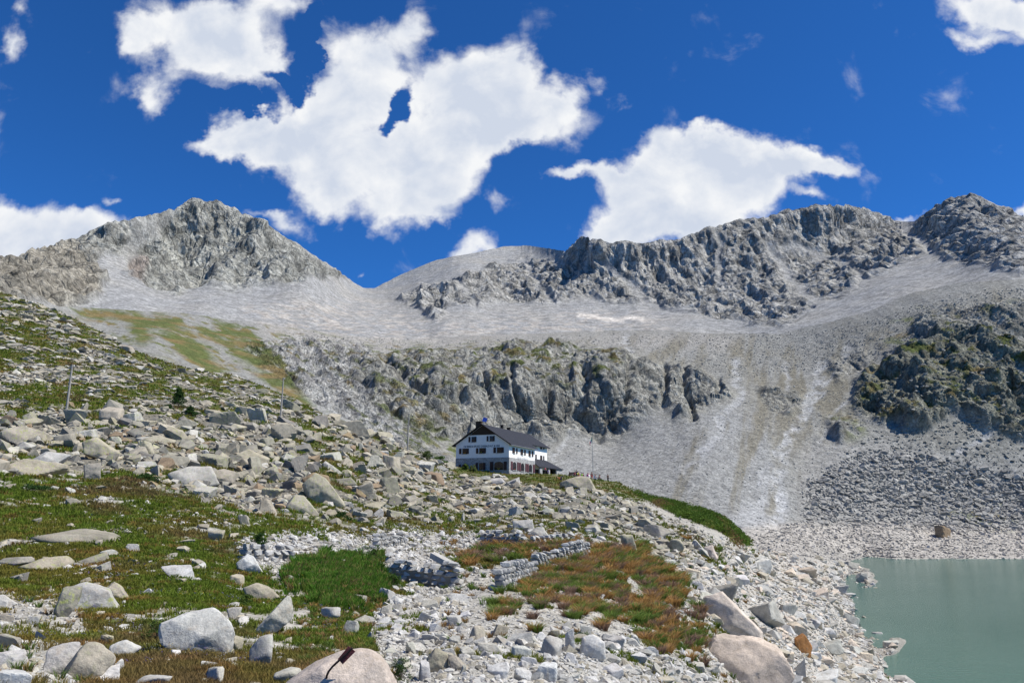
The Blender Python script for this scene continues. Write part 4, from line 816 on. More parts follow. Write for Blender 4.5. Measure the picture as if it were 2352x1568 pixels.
for n_, r_ in enumerate(ind):
    x, y, sz, ti, li, fl, asp = r_; k = n_ % len(LIB); tone = list(TONES)[int(ti)]
    Pb = near_at(x, y).astype(float); D = float(np.linalg.norm(Pb)); m = D / F * sz / 2
    if LIBO[k] is None: o = arr_mesh('boulder', LIB[k][0], LIB[k][1], None, M_ROCK, smooth=False); LIBO[k] = o
    else: o = LIBO[k].copy(); COL.objects.link(o)
    sx, sy, szz = m * asp ** .5, m / asp ** .5 * 1.05, m * fl * 1.08
    put_rock(o, (Pb[0], Pb[1], Pb[2] + szz * .30), (sx, sy, szz), random.choice([0, math.pi]) + random.uniform(-.5, .5), (random.uniform(-.3, .3), random.uniform(-.3, .3)), tone, float(li), .1)
    tag(o, auto_label(x, y, sz, {'white': 'whitish', 'beige': 'tan'}.get(tone, tone), fl, asp), 'boulder', 'boulders scattered over the hillside')
def hull_rock(seed, n):
    r = np.random.default_rng(seed); q = r.normal(size=(n, 3)); q /= np.linalg.norm(q, axis=1, keepdims=True); q *= r.uniform(.75, 1.05, (n, 1)) * np.array([1, .9, .8])
    bm = bmesh.new(); vs = [bm.verts.new(tuple(a)) for a in q]; h = bmesh.ops.convex_hull(bm, input=vs); bmesh.ops.delete(bm, geom=[v for v in bm.verts if not v.link_faces], context='VERTS')
    bmesh.ops.triangulate(bm, faces=bm.faces[:]); bmesh.ops.recalc_face_normals(bm, faces=bm.faces[:]); bm.verts.index_update()
    V = np.array([v.co[:] for v in bm.verts], np.float32); Fc = np.array([[v.index for v in f.verts] for f in bm.faces], np.int32); bm.free(); return V, Fc
def rubble(name, label, px, py, sz, tone_rgb, li, flat, asp, getP, mat_, bury=.42):
    Vs, Fs, Cs, As, off_ = [], [], [], [], 0
    P = getP(px, py).astype(np.float64); D = np.linalg.norm(P, axis=1); m = D / F * sz / 2
    for sub, lo, hi, nl in ((1, 0, 4.5, 16), (2, 4.5, 999, 12)):
        sel = np.where((sz >= lo) & (sz < hi))[0]
        lib = [hull_rock(2000 + sub * 50 + i, 9 if sub == 1 else 14) for i in range(nl)]
        g = R.integers(0, nl, len(sel))
        for i in range(nl):
            s_ = sel[g == i]; n = len(s_)
            if not n: continue
            V, Fc = lib[i]; V = V / np.abs(V).max(0)
            S = np.stack([m[s_] * asp[s_] ** .5, m[s_] / asp[s_] ** .5, m[s_] * flat[s_] * 1.05], 1)
            a = R.uniform(-.9, .9, n); tx = R.normal(0, .22, n); ty = R.normal(0, .22, n)
            Q = V[None] * S[:, None]
            ca, sa = np.cos(a)[:, None], np.sin(a)[:, None]; cx, sx_ = np.cos(tx)[:, None], np.sin(tx)[:, None]; cy, sy_ = np.cos(ty)[:, None], np.sin(ty)[:, None]
            X, Y, Z = Q[..., 0], Q[..., 1], Q[..., 2]
            Y, Z = Y * cx - Z * sx_, Y * sx_ + Z * cx
            X, Z = X * cy + Z * sy_, -X * sy_ + Z * cy
            X, Y = X * ca - Y * sa, X * sa + Y * ca
            W_ = np.stack([X, Y, Z + S[:, 2:3] * (1 - 2 * bury)], -1) + P[s_][:, None]
            Vs.append(W_.reshape(-1, 3)); nv = len(V)
            Fs.append((Fc[None] + (np.arange(n) * nv)[:, None, None]).reshape(-1, 3) + off_); off_ += nv * n
            Cs.append(np.repeat(tone_rgb[s_] * (1 + R.normal(0, .09, (n, 1))), nv, 0)); As.append(np.repeat(li[s_], nv))
    o = arr_mesh(name, np.concatenate(Vs), np.concatenate(Fs), np.clip(np.concatenate(Cs), .02, .8), mat_, smooth=False, extra=np.concatenate(As))
    return tag(o, label, 'rubble', kind='stuff')
TR = np.array(list(TONES.values()))
q = RESTK; rubble('rubble', 'loose stones and broken rock covering the hillside between the boulders', q[:, 0], q[:, 1], q[:, 2], TR[q[:, 3].astype(int)], q[:, 4], q[:, 5], q[:, 6], near_at, M_RUB)
# talus and scree stones on the far side of the lake
def far_at(px, py):
    D = TB2(px, py); return at(px, py, D)
def far_scree():
    out = []
    for pts, n, a, b, e, tn in (([(1840,1120),(1960,1040),(2100,1040),(2260,1080),(2380,1090),(2380,1212),(2100,1212),(1850,1200)], 5200, 1.6, 7.5, 1.9, (.30, .293, .272)),
                            ([(1700,1240),(1850,1195),(2380,1208),(2380,1280),(2100,1284),(1960,1296),(1760,1290)], 5200, 1.2, 4.5, 1.9, (.43, .40, .355)),
                            ([(1270,1090),(1300,1000),(1400,1015),(1560,975),(1680,930),(1900,850),(2000,900),(1960,1040),(1840,1110),(1840,1215),(1700,1240),(1500,1190)], 1900, .9, 2.4, 2.6, (.30, .30, .285)),
                            ([(640,760),(700,765),(1000,785),(1500,770),(1900,760),(2150,690),(2352,660),(2352,760),(2000,830),(1700,870),(1500,820),(1200,800),(900,810),(1000,1010),(1040,1070),(900,1040),(720,880)], 8000, .9, 2.4, 2.6, (.30, .295, .275)),
                            ([(1960,880),(2352,780),(2380,1090),(2250,1070),(1960,1050)], 1500, 1.2, 5.0, 2.0, (.24, .24, .22))):
        mk = poly_mask(pts, 2); xy = []
        while sum(map(len, xy)) < n:
            x = R.uniform(60, 1045, 40000); y = R.uniform(280, 560, 40000); k = (R.random(40000) < samp(mk, x, y)) & (y < CRA(x) + 2 + 90 * (x > 740)); xy.append(np.c_[x[k], y[k]])
        xy = np.concatenate(xy)[:n]; u = R.random(n); sz = a * (1 - u * (1 - (a / b) ** e)) ** (-1 / e)
        out.append(np.c_[xy, sz, np.tile(tn, (n, 1)) * R.uniform(.8, 1.2, (n, 1)), R.uniform(.4, .85, n), R.uniform(.8, 1.8, n)])
    q = np.concatenate(out)
    rubble('scree', 'grey talus blocks and scree on the slope across the lake', q[:, 0], q[:, 1], q[:, 2], q[:, 3:6], np.zeros(len(q)), q[:, 6], q[:, 7], mid_at, M_RUB)
far_scree()
V, Fc = rock_shape(3, 77, 16, 10, .05, 1); V /= np.abs(V).max(0)
Pb = mid_at(944, 536).astype(float); m = np.linalg.norm(Pb) / F
o = arr_mesh('boulder', V, Fc, None, M_ROCK, smooth=False); put_rock(o, Pb + np.array([0, 0, 2.5 * m]), (7 * m, 6 * m, 6 * m), .5, (.1, .2), 'brown', 0); tag(o, 'big block with an orange-brown face on the far shore of the lake', 'boulder', 'boulders scattered over the hillside')

# ------------------------------------------------------------------ vegetation
def blades(name, label, P, h, wd, nb, spread, lean, col, tipmul=1.5, cat='grass', up=(0, 0, 1)):
    n = len(P); k = nb; N_ = n * k
    B = np.repeat(P, k, 0).astype(np.float64); H = np.repeat(h, k) * R.uniform(.55, 1.15, N_); Wd = np.repeat(wd, k) * R.uniform(.7, 1.3, N_)
    a = R.uniform(0, 2 * np.pi, N_); rr = np.repeat(spread, k) * np.sqrt(R.random(N_))
    B[:, 0] += np.cos(a) * rr; B[:, 1] += np.sin(a) * rr; B[:, 2] -= .12 * H
    L = H * lean * R.uniform(.2, 1.2, N_); b = a + R.normal(0, .5, N_)
    t = R.uniform(0, np.pi, N_); wx, wy = np.cos(t) * Wd / 2, np.sin(t) * Wd / 2
    V = np.zeros((N_, 5, 3))
    V[:, 0] = B + np.c_[wx, wy, 0 * wx]; V[:, 1] = B - np.c_[wx, wy, 0 * wx]
    mid = B + np.c_[np.cos(b) * L * .3, np.sin(b) * L * .3, H * .62]
    V[:, 2] = mid - np.c_[wx, wy, 0 * wx] * .8; V[:, 3] = mid + np.c_[wx, wy, 0 * wx] * .8
    V[:, 4] = B + np.c_[np.cos(b) * L, np.sin(b) * L, H]
    i = np.arange(N_) * 5
    T = np.concatenate([np.c_[i, i + 1, i + 2], np.c_[i, i + 2, i + 3], np.c_[i + 3, i + 2, i + 4]])
    cc = np.repeat(col, k, 0) * R.uniform(.75, 1.25, (N_, 1)); CV = np.repeat(cc[:, None], 5, 1); CV[:, 4] *= tipmul; CV[:, 2:4] *= 1.1
    o = arr_mesh(name, V.reshape(-1, 3), T, np.clip(CV.reshape(-1, 3), 0, 1), M_GRASS, smooth=False)
    return tag(o, label, cat, kind='stuff')
def grass_cols(P, px, py):
    n1 = fbm(P, .22, 4, 81); n2 = fbm(P, .9, 3, 82); n3 = fbm(P, .12, 3, 83)
    c = np.zeros((len(P), 3)) + C(.11, .155, .018)
    c = mixc(c, sstep(-.1, .3, n1), C(.155, .14, .026)); c = mixc(c, sstep(.12, .4, n2) * .8, C(.23, .135, .04)); c = mixc(c, sstep(.15, .4, n3) * .6, C(.17, .095, .06))
    return c
def pick_grass(fn, n):
    p = sample_zone(fn, n, y1=740); return p[:, 0], p[:, 1]
x, y = pick_grass(lambda x, y: near_at(x, y, 'grass') * (1 - .9 * samp(P_['shoulder'], x, y)), 52000)
P = near_at(x, y); D = np.linalg.norm(P, axis=1); pxm = D / F
blades('grass', 'short green and rusty mountain grass on the hillside', P, np.clip(pxm * 3.6, .13, .42), np.maximum(.011, pxm * .85), 7, np.clip(pxm * 3, .06, .8), .55, grass_cols(P, x, y))
x, y = pick_grass(lambda x, y: np.clip(samp(P_['tuss'], x, y) + samp(P_['tussr'], x, y) * .35 + samp(P_['strip'], x, y) * .4 + .12 * samp(P_['shoulder2'], x, y), 0, 1), 620)
P = near_at(x, y); D = np.linalg.norm(P, axis=1); pxm = D / F; mixn = R.random(len(P))
col = np.where((mixn < .42)[:, None], C(.105, .155, .03), np.where((mixn < .8)[:, None], C(.30, .175, .06), C(.20, .13, .09)))
blades('tussock_grass', 'orange and green arching grass tussocks around the ruin', P, np.clip(pxm * 9, .3, .75), np.maximum(.012, pxm * .7), 120, np.clip(pxm * 4.0, .12, .42), 1.2, col)
x, y = pick_grass(lambda x, y: samp(P_['lush'], x, y) * (fbm(near_at(x, y), .5, 3, 97) > -.22), 2300)
P = near_at(x, y); pxm = np.linalg.norm(P, axis=1) / F; mixn = R.random(len(P))
blades('tall_grass', 'lush dark green tall grass clump beside the rubble', P, np.clip(pxm * 8, .3, .7), np.maximum(.012, pxm * .9), 14, np.clip(pxm * 3, .1, .3), .5, np.where((mixn < .66)[:, None], C(.06, .135, .014), np.where((mixn < .86)[:, None], C(.12, .17, .03), C(.20, .14, .06))))
x, y = pick_grass(lambda x, y: np.clip(samp(P_['tussr'], x, y) * .5 + .10 * samp(P_['right'], x, y) * (x < 760) + .18 * samp(P_['rubble'], x, y) * (x > 440) * (y < 640) + .06 * samp(P_['gravel'], x, y) + .5 * samp(P_['meadow'], x, y) * (x > 300) * (y > 590), 0, 1), 900)
P = near_at(x, y); pxm = np.linalg.norm(P, axis=1) / F; mixn = R.random(len(P))
blades('grass_tuft', 'small separate grass tufts growing between the stones', P, np.clip(pxm * 6, .15, .4), np.maximum(.010, pxm * .75), 34, np.clip(pxm * 2, .06, .2), .9, np.where((mixn < .55)[:, None], C(.08, .125, .025), C(.24, .15, .06)))
def leaves_(*a): return leaves(*a)
def leaves(P, rad, n, size, col):
    """clumps of leaf faces in a squashed ball round every point"""
    m = len(P); N_ = m * n; d = R.normal(size=(N_, 3)); d /= np.linalg.norm(d, axis=1, keepdims=True); d *= (R.random((N_, 1)) ** .4)
    cen = np.repeat(P, n, 0) + d * np.repeat(rad, n, 0)
    a = R.normal(size=(N_, 3)); a /= np.linalg.norm(a, axis=1, keepdims=True); b = np.cross(a, R.normal(size=(N_, 3))); b /= np.linalg.norm(b, axis=1, keepdims=True)
    s_ = (np.repeat(size, n) * R.uniform(.6, 1.3, N_))[:, None]
    V = np.stack([cen - a * s_, cen + b * s_ * .5, cen + a * s_, cen - b * s_ * .5], 1)
    return V.reshape(-1, 3), np.arange(N_ * 4).reshape(-1, 4), np.repeat(np.repeat(col, n, 0) * R.uniform(.7, 1.35, (N_, 1)), 4, 0)
x, y = pick_grass(lambda x, y: near_at(x, y, 'grass') * samp(P_['meadow'], x, y) * (y > 560) * (fbm(near_at(x, y), .5, 2, 111) > .1), 700)
P = near_at(x, y).astype(float); pxm = np.linalg.norm(P, axis=1) / F; P[:, 2] += .16; mixn = R.random(len(P))
V, Fc, cc = leaves_(P, np.tile([.05, .05, .04], (len(P), 1)), 5, pxm * .45, np.where((mixn < .45)[:, None], C(.55, .38, .04), np.where((mixn < .7)[:, None], C(.6, .6, .55), C(.16, .10, .35))))
o = arr_mesh('wildflowers', V, Fc, cc, M_GRASS, smooth=False); tag(o, 'tiny yellow, white and violet flowers sprinkled through the turf', 'flowers', kind='stuff')
x, y = pick_grass(lambda x, y: samp(P_['shoulder'], x, y) * (fbm(near_at(x, y), .12, 3, 88) > -.12), 2000)
P = near_at(x, y).astype(float); P[:, 2] += .5; mixn = fbm(P, .15, 3, 89)
V, Fc, cc = leaves(P, np.tile([1.3, 1.3, .9], (len(P), 1)), 34, np.full(len(P), .17), np.where((mixn < .1)[:, None], C(.08, .135, .02), np.where((mixn < .25)[:, None], C(.13, .14, .03), C(.17, .11, .05))))
o = arr_mesh('shrubbery', V, Fc, cc, M_GRASS, smooth=False); tag(o, 'dense dark green alpine scrub along the shoulder above the lake', 'scrub', kind='stuff')
M_BARK = noisy('bark', (.12, .09, .065), .3, 20)
def tube(bm, p0, p1, r0, r1, n=8):
    p0, p1 = Vector(p0), Vector(p1); d = (p1 - p0); L = d.length
    r = bmesh.ops.create_cone(bm, cap_ends=True, segments=n, radius1=r0, radius2=r1, depth=L)
    bmesh.ops.transform(bm, matrix=Matrix.Translation((p0 + p1) / 2) @ d.to_track_quat('Z', 'Y').to_matrix().to_4x4(), verts=r['verts'])
def bm_obj(name, bm, material, parent=None, smooth=False, loc=None):
    me = bpy.data.meshes.new(name); bm.to_mesh(me); bm.free(); me.materials.append(material)
    if smooth:
        for p_ in me.polygons: p_.use_smooth = True
    o = bpy.data.objects.new(name, me); COL.objects.link(o)
    if parent: o.parent = parent
    if loc is not None: o.location = loc
    return o
def empty(name, loc, rz=0, label=None, cat=None, group=None):
    o = bpy.data.objects.new(name, None); COL.objects.link(o); o.location = loc; o.rotation_euler = (0, 0, rz); return tag(o, label, cat, group)
def bush(px, py, w, h, col, label, conifer=False, name='shrub', group=None, D=None):
    Pb = near_at(px, py).astype(float); m = np.linalg.norm(Pb) / F; wm, hm = w * m, h * m
    t = empty(name, Pb, 0, label, 'shrub', group); bm = bmesh.new(); k = 40 if conifer else 26; pts = []
    for i in range(k):
        if conifer: z = R.uniform(.05, 1); a = R.uniform(0, 6.28); rr = (1.05 - z) * wm * .5 * R.uniform(.4, 1); e = (math.cos(a) * rr, math.sin(a) * rr, z * hm - .1 * rr)
        else: a = R.uniform(0, 6.28); e_ = R.uniform(.1, 1.4); rr = R.uniform(.4, 1); e = (math.cos(a) * math.cos(e_) * wm * .5 * rr, math.sin(a) * math.cos(e_) * wm * .5 * rr, math.sin(e_) * hm * rr)
        pts.append(e); s0 = (0, 0, e[2] * .7 if conifer else 0); tube(bm, s0, e, hm * .012, hm * .004, 5)
    if conifer: tube(bm, (0, 0, -.2), (0, 0, hm * 1.0), hm * .03, hm * .006)
    bm_obj('stem', bm, M_BARK, t)
    Q = np.array(pts); V, Fc, cc = leaves(Q, np.tile([wm * .16, wm * .16, hm * .13], (len(Q), 1)), 46, np.full(len(Q), max(.035 * hm, .8 * m)), np.tile(col, (len(Q), 1)))
    arr_mesh('foliage', V, Fc, cc, M_GRASS, smooth=False, parent=t); return t
G1, G2, G3 = C(.035, .075, .018), C(.075, .135, .028), C(.10, .15, .03)
bush(178, 408, 17, 17, G1, 'small dark fir growing in the boulder slope', True, 'fir')
bush(168, 411, 10, 8, G1, 'low juniper bush touching the small fir on its left')
bush(190, 418, 13, 9, G1, 'dark juniper bush downhill of the small fir')
bush(400, 680, 22, 22, C(.06, .105, .03), 'heather bush at the bottom right of the marker rock')
bush(394, 590, 16, 15, G2, 'leafy green plant growing out of the rubble beside the lush grass')
bush(374, 562, 22, 18, G2, 'bright green leafy plant above the lush grass clump')
bush(158, 641, 26, 22, G3, 'bright fern at the left side of the big split boulder')
bush(259, 545, 16, 11, G1, 'dark green shrub at the left end of the rubble band')
bush(340, 520, 22, 11, G1, 'dark bushy plant in the grass above the rubble band')
bush(245, 605, 20, 10, G3, 'low bright plant in the grass left of the triangular boulder')
bush(466, 470, 9, 6, G3, 'pale flowering shrub in front of the left end of the hut wall')
bush(473, 472, 8, 7, C(.16, .19, .07), 'whitish blooming bush right against the hut wall')
bush(424, 462, 20, 9, C(.07, .10, .03), 'low scrub beside the hut at the foot of the slope')
bush(439, 464, 16, 8, G2, 'bright scrub between the scrub and the hut corner')
bush(147, 480, 26, 8, G1, 'dark shrub mat at the lower edge of the boulder field')
bush(35, 492, 34, 8, G1, 'dark shrub mat where the boulder field meets the meadow at far left')
bush(572, 566, 12, 6, G2, 'small green plant at the foot of the dry stone wall')

# ------------------------------------------------------------------ the mountain hut
HC = at(509.0, 473.5, 218.0); HROT = math.radians(-22.0)
ZX = lambda zx: (1750 + zx * .2551) / 4; ZY = lambda zy: (1620 + zy * .2551) / 4
def hut_pt(zx, zy, axis, val):
    """where the sight line through a point of the photograph meets a wall plane of the hut (hut coordinates)"""
    d = dray(ZX(zx), ZY(zy)); c, s_ = math.cos(-HROT), math.sin(-HROT)
    o = -HC; ol = np.array([c * o[0] - s_ * o[1], s_ * o[0] + c * o[1], o[2]]); dl = np.array([c * d[0] - s_ * d[1], s_ * d[0] + c * d[1], d[2]])
    k = (val - ol[axis]) / dl[axis]; return ol + dl * k
def box(bm, x0, x1, y0, y1, z0, z1):
    r = bmesh.ops.create_cube(bm, size=1.0); bmesh.ops.transform(bm, matrix=Matrix.Translation(((x0 + x1) / 2, (y0 + y1) / 2, (z0 + z1) / 2)) @ Matrix.Diagonal((abs(x1 - x0), abs(y1 - y0), abs(z1 - z0), 1)), verts=r['verts'])
def prism(bm, pts, vec):
    """extrude a polygon of points along vec"""
    a = [bm.verts.new(p_) for p_ in pts]; b = [bm.verts.new(tuple(np.array(p_) + np.array(vec))) for p_ in pts]
    bm.faces.new(a[::-1]); bm.faces.new(b)
    for i in range(len(a)): j = (i + 1) % len(a); bm.faces.new((a[i], a[j], b[j], b[i]))
    bmesh.ops.recalc_face_normals(bm, faces=bm.faces)
M_PLAS = noisy('white_plaster', (.88, .855, .80), .05, 1.5, .9, .03)
M_WOOD = noisy('dark_boards', (.055, .035, .022), .35, 8, .8, .3); M_SHUT = noisy('shutter_brown', (.045, .024, .022), .2, 12, .6, .2); M_SHUTR = noisy('shutter_maroon', (.10, .04, .045), .2, 12, .6, .2)
M_GLASS = mat('window_glass', (.012, .014, .018), .08, .6); M_SILL = noisy('sill_stone', (.45, .44, .42), .1, 8)
M_DARK = mat('dark_inside', (.02, .018, .016), .9); M_METAL = mat('galvanised', (.45, .46, .48), .4, .5, .8)
def slate():
    m = mat('slate_roof', (.03, .032, .04), .7, .25); t = m.node_tree; N = NT(t); b = t.nodes['Principled BSDF']
    c = N.n('ShaderNodeTexCoord').outputs['Object']
    w = N.n('ShaderNodeTexWave', wave_type='BANDS', bands_direction='Y', inp={'Vector': c, 'Scale': .9, 'Distortion': .3}).outputs['Fac']
    n = N.n('ShaderNodeTexNoise', inp={'Vector': c, 'Scale': 2.5, 'Detail': 6.0}).outputs['Fac']
    f = N.math('MULTIPLY', N.ramp(n, .3, .7, .75, 1.35), N.ramp(w, 0, .25, .6, 1.0))
    t.links.new(N.mix(1.0, (.020, .022, .030), N.n('ShaderNodeCombineColor', inp={0: f, 1: f, 2: f}).outputs[0], 'MULTIPLY'), b.inputs['Base Color'])
    t.links.new(N.n('ShaderNodeBump', inp={'Height': w, 'Strength': .5, 'Distance': .05}).outputs[0], b.inputs['Normal']); return m
def masonry():
    m = mat('stone_masonry', (.3, .3, .3), .9, .2); t = m.node_tree; N = NT(t); b = t.nodes['Principled BSDF']
    c = N.n('ShaderNodeTexCoord').outputs['Object']
    s_ = N.n('ShaderNodeSeparateXYZ', inp={0: c}); v = N.n('ShaderNodeCombineXYZ', inp={0: N.math('ADD', s_.outputs[0], s_.outputs[1]), 1: s_.outputs[2], 2: 0.0}).outputs[0]
    br = N.n('ShaderNodeTexBrick', inp={'Vector': v, 'Color1': (.24, .24, .235, 1), 'Color2': (.40, .395, .38, 1), 'Mortar': (.48, .475, .46, 1), 'Scale': 1.0, 'Mortar Size': .03, 'Bias': -.1, 'Brick Width': .75, 'Row Height': .38})
    n = N.n('ShaderNodeTexNoise', inp={'Vector': c, 'Scale': 3.0, 'Detail': 6.0}).outputs['Fac']; f = N.ramp(n, .3, .7, .75, 1.25)
    t.links.new(N.mix(1.0, br.outputs['Color'], N.n('ShaderNodeCombineColor', inp={0: f, 1: f, 2: f}).outputs[0], 'MULTIPLY'), b.inputs['Base Color'])
    t.links.new(N.n('ShaderNodeBump', inp={'Height': br.outputs['Fac'], 'Strength': .4, 'Distance': -.04}).outputs[0], b.inputs['Normal']); return m
M_SLATE = slate(); M_MAS = masonry()
def build_hut():
    t = empty('mountain_hut', HC, HROT, 'large white mountain hut with dark slate roof, stone base and brown shutters', 'hut')
    Wd, L1, SB = 16.0, 20.5, 2.2
    zs = hut_pt(1120, 808, 1, 0)[2]; ze = hut_pt(1122, 588, 1, 0)[2]; zr = hut_pt(700, 285, 1, -.8)[2] - .2
    zb = hut_pt(700, 460, 1, 0)[2]; L1 = hut_pt(1525, 700, 0, 0)[1]; L2 = hut_pt(1716, 700, 0, -SB)[1]
    sl = (zr - ze) / (Wd / 2); roofz = lambda x: zr - abs(x + Wd / 2) * sl
    bm = bmesh.new(); prism(bm, [(-Wd, 0, zs), (0, 0, zs), (0, 0, ze - .1), (-Wd / 2, 0, zr - .1), (-Wd, 0, ze - .1)], (0, L1, 0)); wall = bm_obj('wall', bm, M_PLAS, t)
    bm = bmesh.new(); prism(bm, [(-Wd, L1 + .01, -3), (-SB, L1 + .01, -3), (-SB, L1 + .01, roofz(-SB) - .1), (-Wd / 2, L1 + .01, zr - .1), (-Wd, L1 + .01, ze - .1)], (0, L2 - L1, 0)); bm_obj('rear_wall', bm, M_PLAS, t)
    bm = bmesh.new(); box(bm, -Wd - .05, .05, -.05, L1 - .02, -4, zs - .003); bm_obj('stone_base', bm, M_MAS, t)
    bm = bmesh.new(); xb = (zr - zb) / sl - .3; prism(bm, [(-Wd / 2 - xb, -.07, zb), (-Wd / 2 + xb, -.07, zb), (-Wd / 2, -.07, zr - .2)], (0, .064, 0))
    for k in range(18):
        xx = -Wd / 2 - xb + (k + .5) * 2 * xb / 18; top_ = zr - .25 - abs(xx + Wd / 2) * sl
        if top_ > zb + .1: box(bm, xx - .02, xx + .02, -.1, -.072, zb + .01, top_)
    bm_obj('gable_boards', bm, M_WOOD, t)
    # roof: two slopes with thickness, the lake-side slope steps back over the rear block
    bm = bmesh.new(); oh, th = .85, .26; y0, y1 = -.8, L2 + .6
    def rp(x): return roofz(x) + .02
    A = [(-Wd / 2, y0, zr), (oh, y0, rp(oh)), (oh, L1 + .5, rp(oh)), (-SB + .9, L1 + .5, rp(-SB + .9)), (-SB + .9, y1, rp(-SB + .9)), (-Wd / 2, y1, zr)]
    B = [(-Wd / 2, y0, zr), (-Wd / 2, y1, zr), (-Wd - oh, y1, rp(-Wd - oh)), (-Wd - oh, y0, rp(-Wd - oh))]
    prism(bm, A, (0, 0, th)); prism(bm, B, (0, 0, th)); roof = bm_obj('roof', bm, M_SLATE, t)
    bm = bmesh.new()
    for s_ in (1, -1): prism(bm, [(-Wd / 2, y0 - .03, zr - .06), (-Wd / 2 + s_ * (Wd / 2 + oh), y0 - .03, rp(oh) - .06), (-Wd / 2 + s_ * (Wd / 2 + oh), y0 - .03, rp(oh) + th - .05), (-Wd / 2, y0 - .03, zr + th - .05)], (0, .028, 0))
    bm_obj('barge_board', bm, M_WOOD, roof)
    bm = bmesh.new(); tube(bm, (oh + .06, y0, rp(oh) + .02), (oh + .06, L1 + .5, rp(oh) + .02), .09, .09); bm_obj('gutter', bm, M_METAL, roof)
    for (cx, cy, w_, h_) in ((-Wd / 2 - 1.5, 1.2, 1.5, 1.3), (-Wd / 2 - 1.2, 17, .7, 1.6), (-Wd / 2 - .9, 21.5, .9, 1.0)):
        bm = bmesh.new(); zt = roofz(cx); box(bm, cx - w_ / 2, cx + w_ / 2, cy - w_ / 2, cy + w_ / 2, zt - .5, zt + h_ + .6); box(bm, cx - w_ / 2 - .1, cx + w_ / 2 + .1, cy - w_ / 2 - .1, cy + w_ / 2 + .1, zt + h_ + .602, zt + h_ + .75); bm_obj('chimney', bm, M_DARK if w_ < 1 else M_WOOD, roof)
    # windows, given as rectangles of the photograph on the wall planes
    def window(plane, gx0, gx1, zy0, zy1, sh, arch=False, sm=M_SHUT, sill=True):
        ax, val = (1, -.0) if plane == 'g' else (0, 0.0 if plane == 's' else -SB)
        base = .05 if zy1 > 870 and plane != 'r' else 0.0
        val = val - base if plane == 'g' else val + base
        p0 = hut_pt(gx0, (zy0 + zy1) / 2, ax, val); p1 = hut_pt(gx1, (zy0 + zy1) / 2, ax, val); zc0 = hut_pt((gx0 + gx1) / 2, zy1, ax, val)[2]; zc1 = hut_pt((gx0 + gx1) / 2, zy0, ax, val)[2]
        u0, u1 = sorted((p0[1 - ax], p1[1 - ax]))
        def bb(bm, a0, a1, d0, d1, z0, z1):
            if plane == 'g': box(bm, a0, a1, val - d1, val - d0, z0, z1)
            else: box(bm, val + d0, val + d1, a0, a1, z0, z1)
        def arc(bm, a0, a1, d0, d1, z0, z1):
            r = (a1 - a0) / 2; rise = min(r * .55, (z1 - z0) * .3); pts = [(a0, z0), (a1, z0)] + [(a0 + r + r * math.cos(q_), z1 - rise + rise * math.sin(q_)) for q_ in np.linspace(0, math.pi, 9)]
            if plane == 'g': prism(bm, [(a, val - d0, z) for a, z in pts], (0, -(d1 - d0), 0))
            else: prism(bm, [(val + d0, a, z) for a, z in pts], (d1 - d0, 0, 0))
        bm = bmesh.new(); (arc if arch else bb)(bm, u0 - .08, u1 + .08, -.02, .03, zc0 - .05, zc1 + .08); w = bm_obj('window', bm, M_SILL, t)
        bm = bmesh.new(); (arc if arch else bb)(bm, u0, u1, -.01, .045, zc0, zc1); bm_obj('pane', bm, M_GLASS, w)
        bm = bmesh.new(); um = (u0 + u1) / 2; bb(bm, um - .03, um + .03, .046, .07, zc0, zc1 - (.25 if arch else 0)); bb(bm, u0, u1, .046, .066, (zc0 + zc1) / 2 - .03, (zc0 + zc1) / 2 + .03); bm_obj('frame', bm, M_SHUT, w)
        if sill: bm = bmesh.new(); bb(bm, u0 - .2, u1 + .2, .0, .16, zc0 - .16, zc0 - .052); bm_obj('sill', bm, M_SILL, w)
        for (a, b) in sh:
            q0 = hut_pt(a, (zy0 + zy1) / 2, ax, val)[1 - ax]; q1 = hut_pt(b, (zy0 + zy1) / 2, ax, val)[1 - ax]; q0, q1 = sorted((q0, q1))
            bm = bmesh.new(); bb(bm, q0 + .02, q1 - .02, .072, .12, zc0 - .02, zc1 + .02)
            for kk in range(8): zz = zc0 + (kk + .5) * (zc1 - zc0) / 8; bb(bm, q0 + .08, q1 - .08, .121, .135, zz - .05, zz + .03)
            bm_obj('shutter', bm, sm, w)
    for g0, g1, a, b, sh in ((535, 583, 490, 572, [(488, 519), (584, 612)]), (818, 867, 478, 558, [(772, 802), (868, 898)]), (392, 459, 674, 757, [(340, 378), (460, 494)]), (656, 726, 666, 748, [(605, 643), (727, 762)]), (933, 1003, 655, 740, [(878, 920), (1004, 1042)]), (384, 455, 925, 1000, [(335, 370), (456, 487)]), (652, 716, 897, 1010, [(598, 636), (717, 755)])): window('g', g0, g1, a, b, sh)
    window('g', 890, 1034, 878, 1010, [(823, 880), (1038, 1088)], True)
    for g0, g1, a, b, sh in ((1188, 1212, 660, 748, [(1172, 1188), (1232, 1251)]), (1316, 1340, 686, 772, [(1300, 1316), (1358, 1379)]), (1440, 1460, 710, 795, [(1425, 1440), (1478, 1499)])): window('s', g0, g1, a, b, sh)
    for g0, g1, a, b, sh in ((1180, 1235, 882, 1012, [(1148, 1176), (1246, 1273)]), (1308, 1358, 902, 1030, [(1280, 1305), (1374, 1398)]), (1432, 1482, 920, 1046, [(1404, 1428), (1495, 1522)])): window('s', g0, g1, a, b, sh, True, M_SHUTR)
    for g0, g1, a, b, sh in ((1538, 1552, 618, 640, []), (1622, 1640, 636, 685, [(1606, 1622), (1655, 1672)]), (1624, 1642, 785, 860, [(1608, 1624), (1655, 1672)]), (1541, 1555, 768, 850, [(1532, 1541)])): window('r', g0, g1, a, b, sh)
